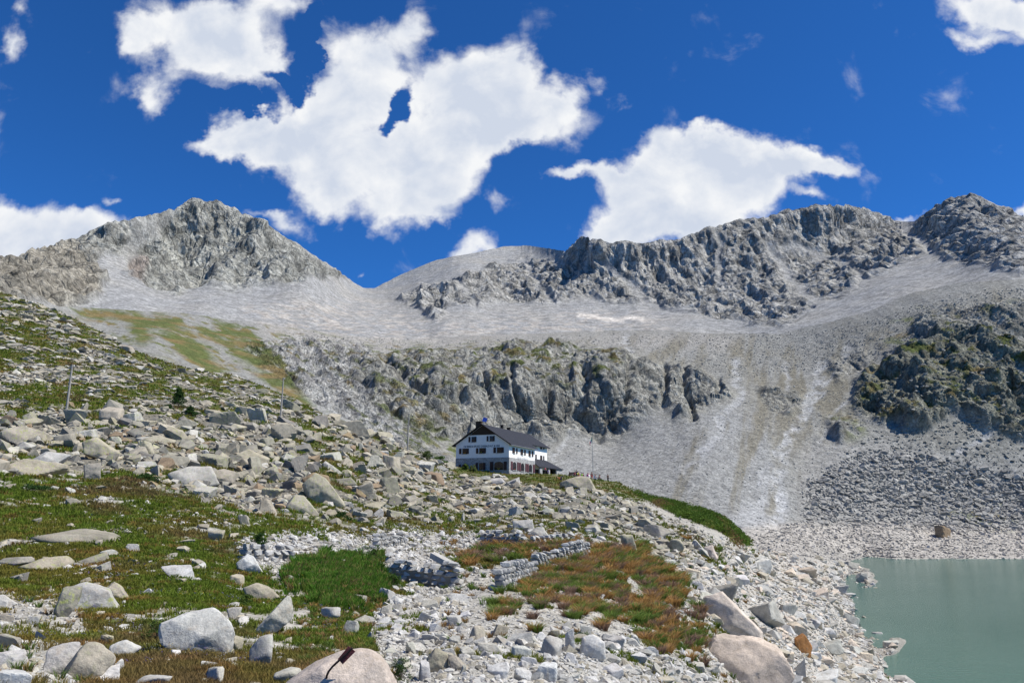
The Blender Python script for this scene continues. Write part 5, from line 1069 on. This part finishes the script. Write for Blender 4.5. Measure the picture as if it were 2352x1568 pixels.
    # lettering
    def text(body, zx0, zx1, zyt, zyb, plane, m_, h_k=1.0):
        ax, val = (1, -.02) if plane == 'g' else (0, .02); p0 = hut_pt(zx0, (zyt + zyb) / 2, ax, val); p1 = hut_pt(zx1, (zyt + zyb) / 2, ax, val); hh = hut_pt(zx0, zyt, ax, val)[2] - hut_pt(zx0, zyb, ax, val)[2]
        cu = bpy.data.curves.new('lettering', 'FONT'); cu.body = body; cu.size = hh * 1.35; cu.extrude = .012; cu.offset = .02; cu.materials.append(m_)
        o = bpy.data.objects.new('lettering', cu); COL.objects.link(o); o.parent = t; bpy.context.view_layer.update(); wd = max(o.dimensions.x, .1)
        me_ = bpy.data.meshes.new_from_object(o); bpy.data.objects.remove(o); o = bpy.data.objects.new('lettering', me_); COL.objects.link(o); o.parent = t
        o.location = (p0[0], p0[1], p0[2] - hh / 2); o.rotation_euler = (math.pi / 2, 0, 0 if plane == 'g' else math.pi / 2); o.scale = (abs(p1[1 - ax] - p0[1 - ax]) / wd, 1, 1)
    text('CAI BRESCIA RIFUGIO GARIBALDI ALT. M. 2550', 410, 975, 628, 660, 'g', mat('faded_letters', (.10, .13, .17), .8))
    text('RIFUGIO GARIBALDI', 1252, 1410, 800, 838, 's', mat('pale_letters', (.50, .51, .54), .8))
    # low porch at the rear right
    ea, eb = hut_pt(1528, 955, 0, 1.2), hut_pt(1972, 1015, 0, 1.2); ta, tb = hut_pt(1545, 852, 0, -SB), hut_pt(1705, 866, 0, -SB); ea[1] = max(ea[1], L1 + .05); ta[1] = L1 + .05
    ze2 = (ea[2] + eb[2]) / 2; zt2 = (ta[2] + tb[2]) / 2
    bm = bmesh.new(); prism(bm, [(1.2, ea[1], ze2), (1.2, eb[1], ze2), (-SB, tb[1] - .1, zt2), (-SB, ta[1], zt2)], (0, 0, .2)); prism(bm, [(1.2, eb[1], ze2), (-9, eb[1], ze2), (-9, tb[1], zt2), (-SB, tb[1], zt2)], (0, 0, .2)); bm_obj('porch_roof', bm, M_SLATE, t)
    bm = bmesh.new()
    for a, b in ((1606, 1645), (1742, 1764)): q0 = hut_pt(a, 1020, 0, .9)[1]; q1 = hut_pt(b, 1020, 0, .9)[1]; box(bm, .5, .9, q0, q1, -3, ze2 - .02)
    q0 = hut_pt(1868, 1020, 0, .9)[1]; q1 = hut_pt(1952, 1020, 0, .9)[1]; box(bm, .5, .9, q0, q1, -3, ze2 - .02); box(bm, -9, .498, q1 - .4, q1 - .01, -3, ze2 - .02); bm_obj('porch_pillars', bm, M_MAS, t)
    bm = bmesh.new(); box(bm, -8, -SB - .05 + .1, L2 + .02, eb[1] - 1, -3, ze2); box(bm, -SB + .02, -SB + .12, L1 + .05, L2, -2, ze2 - .3); bm_obj('porch_back_wall', bm, M_WOOD, t)
    # solar panel on its mast, on the ridge
    mp = hut_pt(697, 290, 1, .6); t2 = empty('solar_panel', tuple(np.array(HC) + np.array(Matrix.Rotation(HROT, 3, 'Z') @ Vector((-Wd / 2, .6, zr + .2)))), HROT + .3, 'tilted blue solar panel on a thin mast at the roof peak', 'solar panel')
    bm = bmesh.new(); tube(bm, (0, 0, -.2), (0, 0, 2.6), .05, .04); bm_obj('mast', bm, M_METAL, t2)
    bm = bmesh.new(); box(bm, -.62, .62, -.03, .03, -.7, .7); o = bm_obj('panel', bm, mat('solar_cells', (.012, .035, .22), .25, .6), t2, loc=(.45, -.1, 1.25)); o.rotation_euler = (math.radians(-28), math.radians(14), 0)
    bm = bmesh.new(); box(bm, -.2, .2, -.12, .12, 2.3, 2.75); tube(bm, (0, 0, 2.5), (1.6, 0, 2.6), .03, .03); bm_obj('lamp_box', bm, mat('cream_box', (.55, .5, .35), .6), t2)
    for a, yy_, cc_ in ((425, 750, (.8, .35, .03)), (683, 740, (.8, .6, .05)), (955, 1000, (.85, .65, .05)), (1215, 1008, (.7, .1, .05)), (670, 1004, (.8, .4, .2))):
        pl = 'g' if a < 1120 else 's'; p_ = hut_pt(a, yy_, 1, -.22) if pl == 'g' else hut_pt(a, yy_, 0, .22); wp = np.array(HC) + np.array(Matrix.Rotation(HROT, 3, 'Z') @ Vector(p_))
        Q = np.array([[k * .09 - .35, R.uniform(-.03, .03), R.uniform(.05, .25)] for k in range(9)]); V, Fc, c_ = leaves(Q, np.tile([.1, .08, .1], (9, 1)), 16, np.full(9, .06), np.where(R.random((9, 1)) < .65, np.array(cc_)[None], np.array([[.06, .13, .03]])))
        fo = arr_mesh('flower_box', V, Fc, c_, M_GRASS, smooth=False); fo.location = wp; fo.rotation_euler = (0, 0, HROT if pl == 'g' else HROT + math.pi / 2)
        tag(fo, {425: 'orange flowers on the left upper window sill of the hut gable', 683: 'yellow flowers on the middle upper window sill of the gable', 955: 'yellow flowers in the large arched window of the gable', 1215: 'red flowers in the first arched window of the side wall', 670: 'pink-orange flowers at the lower middle window of the gable'}[a], 'flower box', 'flowers on the hut windows')
build_hut()

# ------------------------------------------------------------------ poles, cable, flag
M_POLE = noisy('weathered_pole', (.30, .28, .25), .2, 6)
tops = []
for (bx, by, tx, ty, D, lab) in ((65, 419, 73, 364, 120, 'tall weathered wooden pole on the boulder slope, nearest of the three'), (280, 419, 284, 377, 155, 'weathered wooden pole on the boulder slope, middle one of the three'), (407, 454, 409.5, 413, 165, 'thin wooden pole beside the hut, farthest of the three')):
    Pb = near_at(bx, by).astype(float); m = np.linalg.norm(Pb) / F; D = float(np.hypot(Pb[0], Pb[1])); Tp = at(tx, ty, D)
    t = empty('utility_pole', Pb, 0, lab, 'pole', 'wooden poles on the boulder slope'); h = Tp[2] - Pb[2]; lx, ly = Tp[0] - Pb[0], Tp[1] - Pb[1]
    bm = bmesh.new(); tube(bm, (0, 0, -.5), (lx * .6, ly * .6, h), .17, .11, 10); bm_obj('shaft', bm, M_POLE, t)
    bm = bmesh.new(); tube(bm, (lx * .6 - .35, ly * .6, h - .3), (lx * .6 + .35, ly * .6, h - .3), .05, .05); bm_obj('crossarm', bm, M_POLE, t)
    bm = bmesh.new(); tube(bm, (lx * .6 + .25, ly * .6, h - .28), (lx * .6 + .25, ly * .6, h - .05), .05, .04); bm_obj('insulator', bm, M_PLAS, t)
    tops.append(Vector(Pb) + Vector((lx * .6 + .25, ly * .6, h - .05)))
hp = Vector(HC) + Matrix.Rotation(HROT, 3, 'Z') @ Vector((-15.8, -.3, 8.6))
start = Vector(at(-120, 350, 95)); bm = bmesh.new()
for a, b in zip([start] + tops, tops + [hp]):
    prev = a
    for k in range(1, 13): q_ = a.lerp(b, k / 12); q_.z -= 4 * (k / 12) * (1 - k / 12) * (b - a).length * .02; tube(bm, prev, q_, .018, .018, 5); prev = q_
tag(bm_obj('overhead_cable', bm, M_DARK), 'thin cable strung along the wooden poles to the hut', 'cable')
Pf = at(593.0, 473.0, 205.0); t = empty('flagpole', Pf, 0, 'tall slim flagpole with a limp tricolour on the terrace', 'flagpole'); hF = 10.0
bm = bmesh.new(); tube(bm, (0, 0, -1.0), (0, 0, hF), .07, .045, 10); bm_obj('pole', bm, mat('painted_steel', (.25, .27, .27), .5, .5), t)
bm = bmesh.new(); bmesh.ops.create_uvsphere(bm, u_segments=10, v_segments=6, radius=.11); bm_obj('finial', bm, M_METAL, t, loc=(0, 0, hF + .1))
nu, nv = 36, 14; U, Vv = np.meshgrid(np.linspace(0, 1, nu), np.linspace(0, 1, nv))   # hoist along the pole, cloth hanging down
X = -.06 - U * .62 - .10 * np.sin(U * 9 + Vv * 2) * U; Yy = .12 * np.sin(U * 12 + Vv * 3) * (.2 + U); Zz = hF - .55 - Vv * 1.15 - U * 1.75 + .05 * np.sin(U * 14)
cl = np.where((U < .34)[..., None], C(.02, .22, .11), np.where((U < .67)[..., None], C(.75, .75, .74), C(.50, .05, .035)))
fl = grid_mesh('flag', np.stack([X, Yy, Zz], -1), cl, M_GRASS, smooth=True); fl.parent = t

# ------------------------------------------------------------------ people on the terrace
SKIN = noisy('skin', (.45, .27, .19), .06, 5, .6, 0)
_cm = {}
def cloth(c):
    k = tuple(c)
    if k not in _cm: _cm[k] = noisy('cloth', c, .12, 9, .9, .1)
    return _cm[k]
def skin_obj(name, J, E, Rd, material, parent, root=0, sub=1):
    me = bpy.data.meshes.new(name); me.from_pydata(J, E, []); o = bpy.data.objects.new(name, me); COL.objects.link(o); o.parent = parent
    md = o.modifiers.new('skin', 'SKIN'); md.use_smooth_shade = True
    for i, r in enumerate(Rd): me.skin_vertices[0].data[i].radius = (r, r) if np.isscalar(r) else r; me.skin_vertices[0].data[i].use_root = (i == root)
    o.modifiers.new('sub', 'SUBSURF').levels = sub; o.modifiers['sub'].render_levels = sub; me.materials.append(material); return o
def person(P, rz, pose, shirt, pants, hair, label, cap=None, sc=1.0, lie=False):
    t = empty('person', P, rz, label, 'person', None); t.scale = (sc, sc, sc)
    if pose == 'stand': hz, kn, ft, an = .92, [(.10, .02, .50), (-.10, .0, .50)], [(.12, .0, .08), (-.12, -.02, .08)], 0
    else: hz, kn, ft = .50, [(.12, -.42, .50), (-.12, -.40, .52)], [(.13, -.42, .08), (-.12, -.45, .08)]
    lean = -.10 if pose == 'sit' else 0
    sh = hz + .50; J = [(0, 0, hz), (0, lean * .4, hz + .25), (0, lean, sh - .04), (0, lean * 1.1, sh + .08), (0, lean * 1.3 - .01, sh + .20), (0, lean * 1.3, sh + .30)]
    el = [(.24, lean - .02, sh - .30), (-.24, lean - .02, sh - .30)]; ha = [(.20, lean - .26, sh - .36), (-.20, lean - .26, sh - .36)] if pose == 'sit' else [(.25, -.08, sh - .56), (-.25, -.06, sh - .56)]
    E = [(0, 1), (1, 2), (2, 3), (3, 4), (4, 5)]; Rd = [(.15, .11), (.13, .10), (.15, .10), .055, .098, .08]
    for s_ in (0, 1):
        n = len(J); x = (.18, -.18)[s_]; J += [(x, lean, sh - .03), el[s_], ha[s_], (ha[s_][0], ha[s_][1] - .07, ha[s_][2] - .03)]; E += [(2, n), (n, n + 1), (n + 1, n + 2), (n + 2, n + 3)]; Rd += [.065, .045, .032, (.04, .018)]
        n = len(J); J += [((.10, -.10)[s_], 0, hz - .04), kn[s_], ft[s_], (ft[s_][0], ft[s_][1] - .16, .04)]; E += [(0, n), (n, n + 1), (n + 1, n + 2), (n + 2, n + 3)]; Rd += [.085, .058, .04, .035]
    skin_obj('body', J, E, Rd, SKIN, t)
    skin_obj('shirt', [J[0], J[1], J[2], J[6], ((J[6][0] + J[7][0]) / 2, (J[6][1] + J[7][1]) / 2, (J[6][2] + J[7][2]) / 2), J[14], ((J[14][0] + J[15][0]) / 2, (J[14][1] + J[15][1]) / 2, (J[14][2] + J[15][2]) / 2)], [(0, 1), (1, 2), (2, 3), (3, 4), (2, 5), (5, 6)], [(.18, .14), (.16, .13), (.17, .125), .085, .07, .085, .07], cloth(shirt), t)
    skin_obj('trousers', [J[0], J[10], J[11], J[12], J[18], J[19], J[20]], [(0, 1), (1, 2), (2, 3), (0, 4), (4, 5), (5, 6)], [(.175, .135), .105, .08, .06, .105, .08, .06], cloth(pants), t)
    V, Fc = ICO[3]; Vh = V * np.array([.105, .118, .10]) + np.array([0, lean * 1.3 + .018, sh + .255]); keep = (Vh[Fc].mean(1)[:, 2] > sh + .215) | (Vh[Fc].mean(1)[:, 1] > lean * 1.3 + .05)
    arr_mesh('cap' if cap else 'hair', Vh, Fc[keep], None, cloth(cap) if cap else cloth(hair), True, parent=t); return t
BR, BK, TN = (.06, .035, .02), (.015, .013, .012), (.2, .13, .06)
PPL = [(755, 905, 'sit', (.03, .10, .45), (.3, .25, .2), BR, 'person in a blue shirt and white cap seated at the left of the group', (.8, .8, .8), 1.2),
 (876, 900, 'sit', (.42, .03, .08), (.05, .05, .07), BR, 'person in a crimson top seated beside the dark bench back', None, -.5),
 (918, 905, 'stand', (.04, .04, .05), (.05, .05, .05), BK, 'dark-haired person in a dark top standing behind the yellow jersey', None, .3),
 (945, 925, 'sit', (.62, .72, .03), (.1, .12, .25), BR, 'person in a yellow-green jersey leaning over the table', None, 1.0),
 (980, 915, 'sit', (.70, .18, .03), (.35, .05, .05), TN, 'person in an orange top right of the yellow jersey', (.8, .35, .05), -.8),
 (1036, 935, 'sit', (.35, .80, .08), (.1, .1, .1), BR, 'person in a bright lime green shirt with the back turned', None, 2.9),
 (1088, 938, 'sit', (.17, .04, .06), (.08, .06, .05), BK, 'person in a maroon top right of the lime green shirt', None, -2.2),
 (1170, 948, 'sit', (.60, .03, .33), (.6, .6, .6), BR, 'person in a magenta shirt in the middle of the group', None, 2.4),
 (1220, 952, 'sit', (.75, .75, .75), (.7, .7, .7), TN, 'person in white with a pinkish cap next to the magenta shirt', (.75, .4, .45), -2.6),
 (1275, 965, 'stand', (.50, .30, .22), (.62, .04, .04), BR, 'bare-shouldered person in red shorts just left of the flagpole', None, 2.8),
 (1345, 975, 'sit', (.62, .60, .75), (.6, .6, .7), BR, 'person in a pale lavender shirt just right of the flagpole', None, 2.0),
 (1376, 975, 'sit', (.05, .06, .09), (.05, .05, .06), BK, 'person in dark clothes right of the lavender shirt', None, -1.6),
 (1450, 962, 'sit', (.25, .10, .07), (.1, .07, .05), BR, 'brown-clad person seated facing the one in a white shirt', None, 1.5),
 (1498, 975, 'sit', (.72, .76, .80), (.2, .2, .25), BK, 'dark-haired person in a white shirt seated at the right end', None, -1.5),
 (1660, 1008, 'stand', (.012, .012, .014), (.012, .012, .015), BK, 'person all in black standing alone at the right of the terrace', None, .5)]
PX2 = lambda zx: 537.5 + zx * .0425; PY2 = lambda zy: 435 + zy * .0425
def on_crest(px, py=None, back=0.0, dz=0.0):
    cy_ = float(CRA(px)); P_0 = near_at(px, max(cy_ + .4, py or 0)).astype(float); d_ = P_0[:2] / np.hypot(*P_0[:2]); return np.array([P_0[0] + d_[0] * back, P_0[1] + d_[1] * back, P_0[2] + dz])
for (zx, zy, pose, sh, pa, ha, lab, cap, rz) in PPL:
    person(on_crest(PX2(zx), PY2(zy) , 0.6 if pose == 'sit' else 1.8, -.12 if pose == 'sit' else -.02), rz, pose, sh, pa, ha, lab, cap, sc=1.16)
for (zx, zy, pose, sh, pa, lab) in ((1690, 1062, 'stand', (.55, .02, .10), (.05, .05, .06), 'person in a crimson shirt under the porch roof'), (1735, 1075, 'sit', (.10, .10, .45), (.05, .05, .1), 'person in a blue-violet shirt at the second porch pillar')):
    D = 236.0; person(at(ZX(zx), ZY(zy), D), 0, pose, sh, pa, BR, lab)
Pl = HEROES[42]; lp = at(PX2(640), PY2(1052), 141.0)
t = person(lp, 0, 'sit', (.85, .22, .03), (.03, .04, .10), BR, 'person in an orange shirt lying with bent knees on the flat boulder'); t.rotation_euler = (math.radians(-78), 0, math.radians(80)); t.location = (lp[0] - .2, lp[1], lp[2] + .15)
# benches and tables of the terrace
def table(zx, zy, rz, lab):
    t = empty('picnic_table', on_crest(PX2(zx), None, 2.4), rz, lab, 'table', 'wooden tables on the terrace')
    bm = bmesh.new(); box(bm, -1, 1, -.38, .38, .70, .75); bm_obj('table_top', bm, M_WOOD, t)
    for s_ in (-1, 1):
        bm = bmesh.new(); box(bm, -1, 1, s_ * .75 - .14, s_ * .75 + .14, .42, .46); bm_obj('seat', bm, M_WOOD, t)
        bm = bmesh.new(); box(bm, s_ * .8 - .04, s_ * .8 + .04, -.85, .85, .34, .418); box(bm, s_ * .8 - .04, s_ * .8 + .04, -.4, -.32, -.5, .338); box(bm, s_ * .8 - .04, s_ * .8 + .04, .32, .4, -.5, .338); box(bm, s_ * .8 - .035, s_ * .8 + .035, -.05, .05, .42, .698); bm_obj('leg', bm, M_WOOD, t)
table(985, 925, .2, 'dark wooden table among the left group of people'); table(1120, 950, -.2, 'dark wooden table in front of the magenta shirt'); table(1425, 985, .1, 'dark wooden table between the brown-clad and white-shirted people')
t = empty('bench', on_crest(PX2(832), None, 1.6), .1, 'dark wooden bench with a high plank back between the blue and crimson shirts', 'bench')
bm = bmesh.new(); box(bm, -1, 1, -.2, .2, .42, .46); bm_obj('seat', bm, M_WOOD, t)
bm = bmesh.new()
for k in range(4): box(bm, -1, 1, .2, .24, .5 + k * .2, .68 + k * .2)
box(bm, -.9, -.82, .242, .3, -.4, 1.28); box(bm, .82, .9, .242, .3, -.4, 1.28); bm_obj('backrest', bm, M_WOOD, t)
for s_ in (-1, 1): bm = bmesh.new(); box(bm, s_ * .85 - .04, s_ * .85 + .04, -.18, .18, -.4, .418); bm_obj('leg', bm, M_WOOD, t)

# ------------------------------------------------------------------ ruined dry stone walls
BLK = [rock_shape(3, 4000 + i, 26, 4, .03, 1) for i in range(8)]
def stone_wall(p0, p1, h, label, ragged=.5, D0=None, D1=None):
    A_ = near_at(*p0).astype(float); B_ = near_at(*p1).astype(float)
    if D0: A_ = at(p0[0], p0[1], D0)
    if D1: B_ = at(p1[0], p1[1], D1)
    d = B_ - A_; L = np.linalg.norm(d[:2]); ux, uy = d[0] / L, d[1] / L; Vs, Fs, off_ = [], [], 0; rh = .23
    for c_ in range(int(h / rh) + 1):
        s_ = R.uniform(-.2, 0)
        while s_ < L:
            w_ = R.uniform(.28, .62); u = (s_ + w_ / 2) / L; hl = h * (1 - ragged * (.5 + .5 * math.sin(u * 7 + p0[0])) * R.uniform(.5, 1.1))
            if c_ * rh <= hl:
                V, Fc = BLK[int(R.integers(8))]; V = V / np.abs(V).max(0) * np.array([w_ / 2 * 1.08, .26, rh / 2 * 1.16]); a = math.atan2(uy, ux) + R.normal(0, .04); ca, sa = math.cos(a), math.sin(a)
                X = V[:, 0] * ca - V[:, 1] * sa; Y = V[:, 0] * sa + V[:, 1] * ca
                cpt = A_ + d * u; Vs.append(np.c_[X + cpt[0] + R.normal(0, .02), Y + cpt[1] + R.normal(0, .03), V[:, 2] + cpt[2] + (c_ + .3) * rh]); Fs.append(Fc + off_); off_ += len(V)
            s_ += w_
    nrm_ = np.array([-uy, ux, 0]) * .13; hc = h * (1 - ragged * .6) * .8; B0 = A_ + d * .03; B1_ = A_ + d * .97
    core = np.array([B0 - nrm_, B1_ - nrm_, B1_ + nrm_, B0 + nrm_] + [q_ + np.array([0, 0, hc]) for q_ in (B0 - nrm_, B1_ - nrm_, B1_ + nrm_, B0 + nrm_)]) - np.array([0, 0, .1])
    Vs.append(core); Fs.append(np.array([(0,1,5),(0,5,4),(1,2,6),(1,6,5),(2,3,7),(2,7,6),(3,0,4),(3,4,7),(4,5,6),(4,6,7)]) + off_)
    Vv_ = np.concatenate(Vs); Fc_ = np.concatenate(Fs); cc = np.concatenate([np.repeat(np.clip(.36 + R.normal(0, .06, (len(Vs) - 1, 1)), .2, .55) * np.array([[1, .995, .96]]), len(BLK[0][0]), 0), np.tile([[.22, .21, .19]], (8, 1))])
    o = arr_mesh('stone_wall', Vv_, Fc_, cc, M_RUB, smooth=False, extra=np.full(len(Vv_), .1)); tag(o, label, 'stone wall', 'ruined dry stone walls')
stone_wall((388, 578), (454, 587), .95, 'ruined dry stone wall with the leaning beam on its right end', .35)
stone_wall((481, 546), (521, 547), 1.1, 'dark ruined wall corner behind the brown grass strip', .3)
stone_wall((523, 547), (570, 543), .7, 'low ruined wall right of the dark wall corner', .5)
stone_wall((534, 572), (588, 556), 1.0, 'ruined wall stepping up into the tussock patch', .45)
stone_wall((498, 592), (534, 577), 1.1, 'ruined wall along the lower edge beside the orange tussocks', .35)
stone_wall((374, 548), (402, 543), .8, 'short crumbling wall above the lush grass', .5)
stone_wall((243, 560), (292, 562), .7, 'low crumbling wall in the rubble band at the left', .6)
M_CONC = noisy('old_concrete', (.40, .385, .35), .15, 6)
Pa, Pb_ = at(433, 554.5, 38.5), at(457, 567.5, 37.2)
bm = bmesh.new(); dv = Vector(Pb_) - Vector(Pa); box(bm, -dv.length / 2, dv.length / 2, -.18, .18, -.13, .13); bmesh.ops.bevel(bm, geom=bm.edges[:], offset=.012, segments=1)
o = bm_obj('beam', bm, M_CONC); o.location = (Vector(Pa) + Vector(Pb_)) / 2; o.rotation_euler = dv.to_track_quat('X', 'Z').to_euler(); tag(o, 'long squared concrete beam leaning on the ruined wall', 'beam')
Pa, Pb_ = at(278, 550.5, 46), at(297, 550, 46); bm = bmesh.new(); dv = Vector(Pb_) - Vector(Pa); box(bm, -dv.length / 2, dv.length / 2, -.3, .3, -.1, .1); bmesh.ops.bevel(bm, geom=bm.edges[:], offset=.012, segments=1)
o = bm_obj('concrete_slab', bm, M_CONC); o.location = (Vector(Pa) + Vector(Pb_)) / 2; o.rotation_euler = dv.to_track_quat('X', 'Z').to_euler(); tag(o, 'flat concrete slab lying in the rubble band at the left', 'slab')

# ------------------------------------------------------------------ rusty trail marker on the peach rock
S8 = lambda zx, zy: (275 + zx * .06378, 625 + zy * .06378)
bpy.context.view_layer.update()
def hit(o, px, py):
    inv = o.matrix_world.inverted(); d = Vector(dray(px, py)).normalized(); ok, loc, nn, i = o.ray_cast(inv @ Vector((0, 0, 0)), (inv.to_3x3() @ d).normalized()); return (o.matrix_world @ loc) if ok else None
bx, by = S8(800, 815); hb = hit(SIGNROCK, bx, by); hb = hb if hb is not None else Vector(at(bx, by, 13.8))
D0 = math.hypot(hb.x, hb.y); M_RUST = noisy('rusted_steel', (.23, .06, .055), .35, 30, .7, .3); M_RUST2 = noisy('rusted_rod', (.05, .028, .022), .3, 40, .7, .3)
t = empty('trail_marker', hb, 0, 'bent rusty marker post with a dark red plate on the peach rock', 'marker'); rel = lambda zx, zy, dd: Vector(at(*S8(zx, zy), D0 + dd)) - hb
bm = bmesh.new(); pth = [rel(805, 830, .01), rel(812, 780, -.02), rel(840, 715, -.05), rel(900, 640, -.08), rel(1000, 545, -.10), rel(1215, 345, -.13)]
for a, b in zip(pth[:-1], pth[1:]): tube(bm, a, b, .015, .015, 8)
bm_obj('post', bm, M_RUST2, t)
cr = [rel(1152, 315, -.115), rel(1262, 402, -.115), rel(1062, 602, -.085), rel(984, 520, -.085)]
nrm = (cr[1] - cr[0]).cross(cr[2] - cr[0]).normalized() * .006; bm = bmesh.new(); prism(bm, [tuple(c_) for c_ in cr], tuple(nrm)); bm_obj('plate', bm, M_RUST, t)
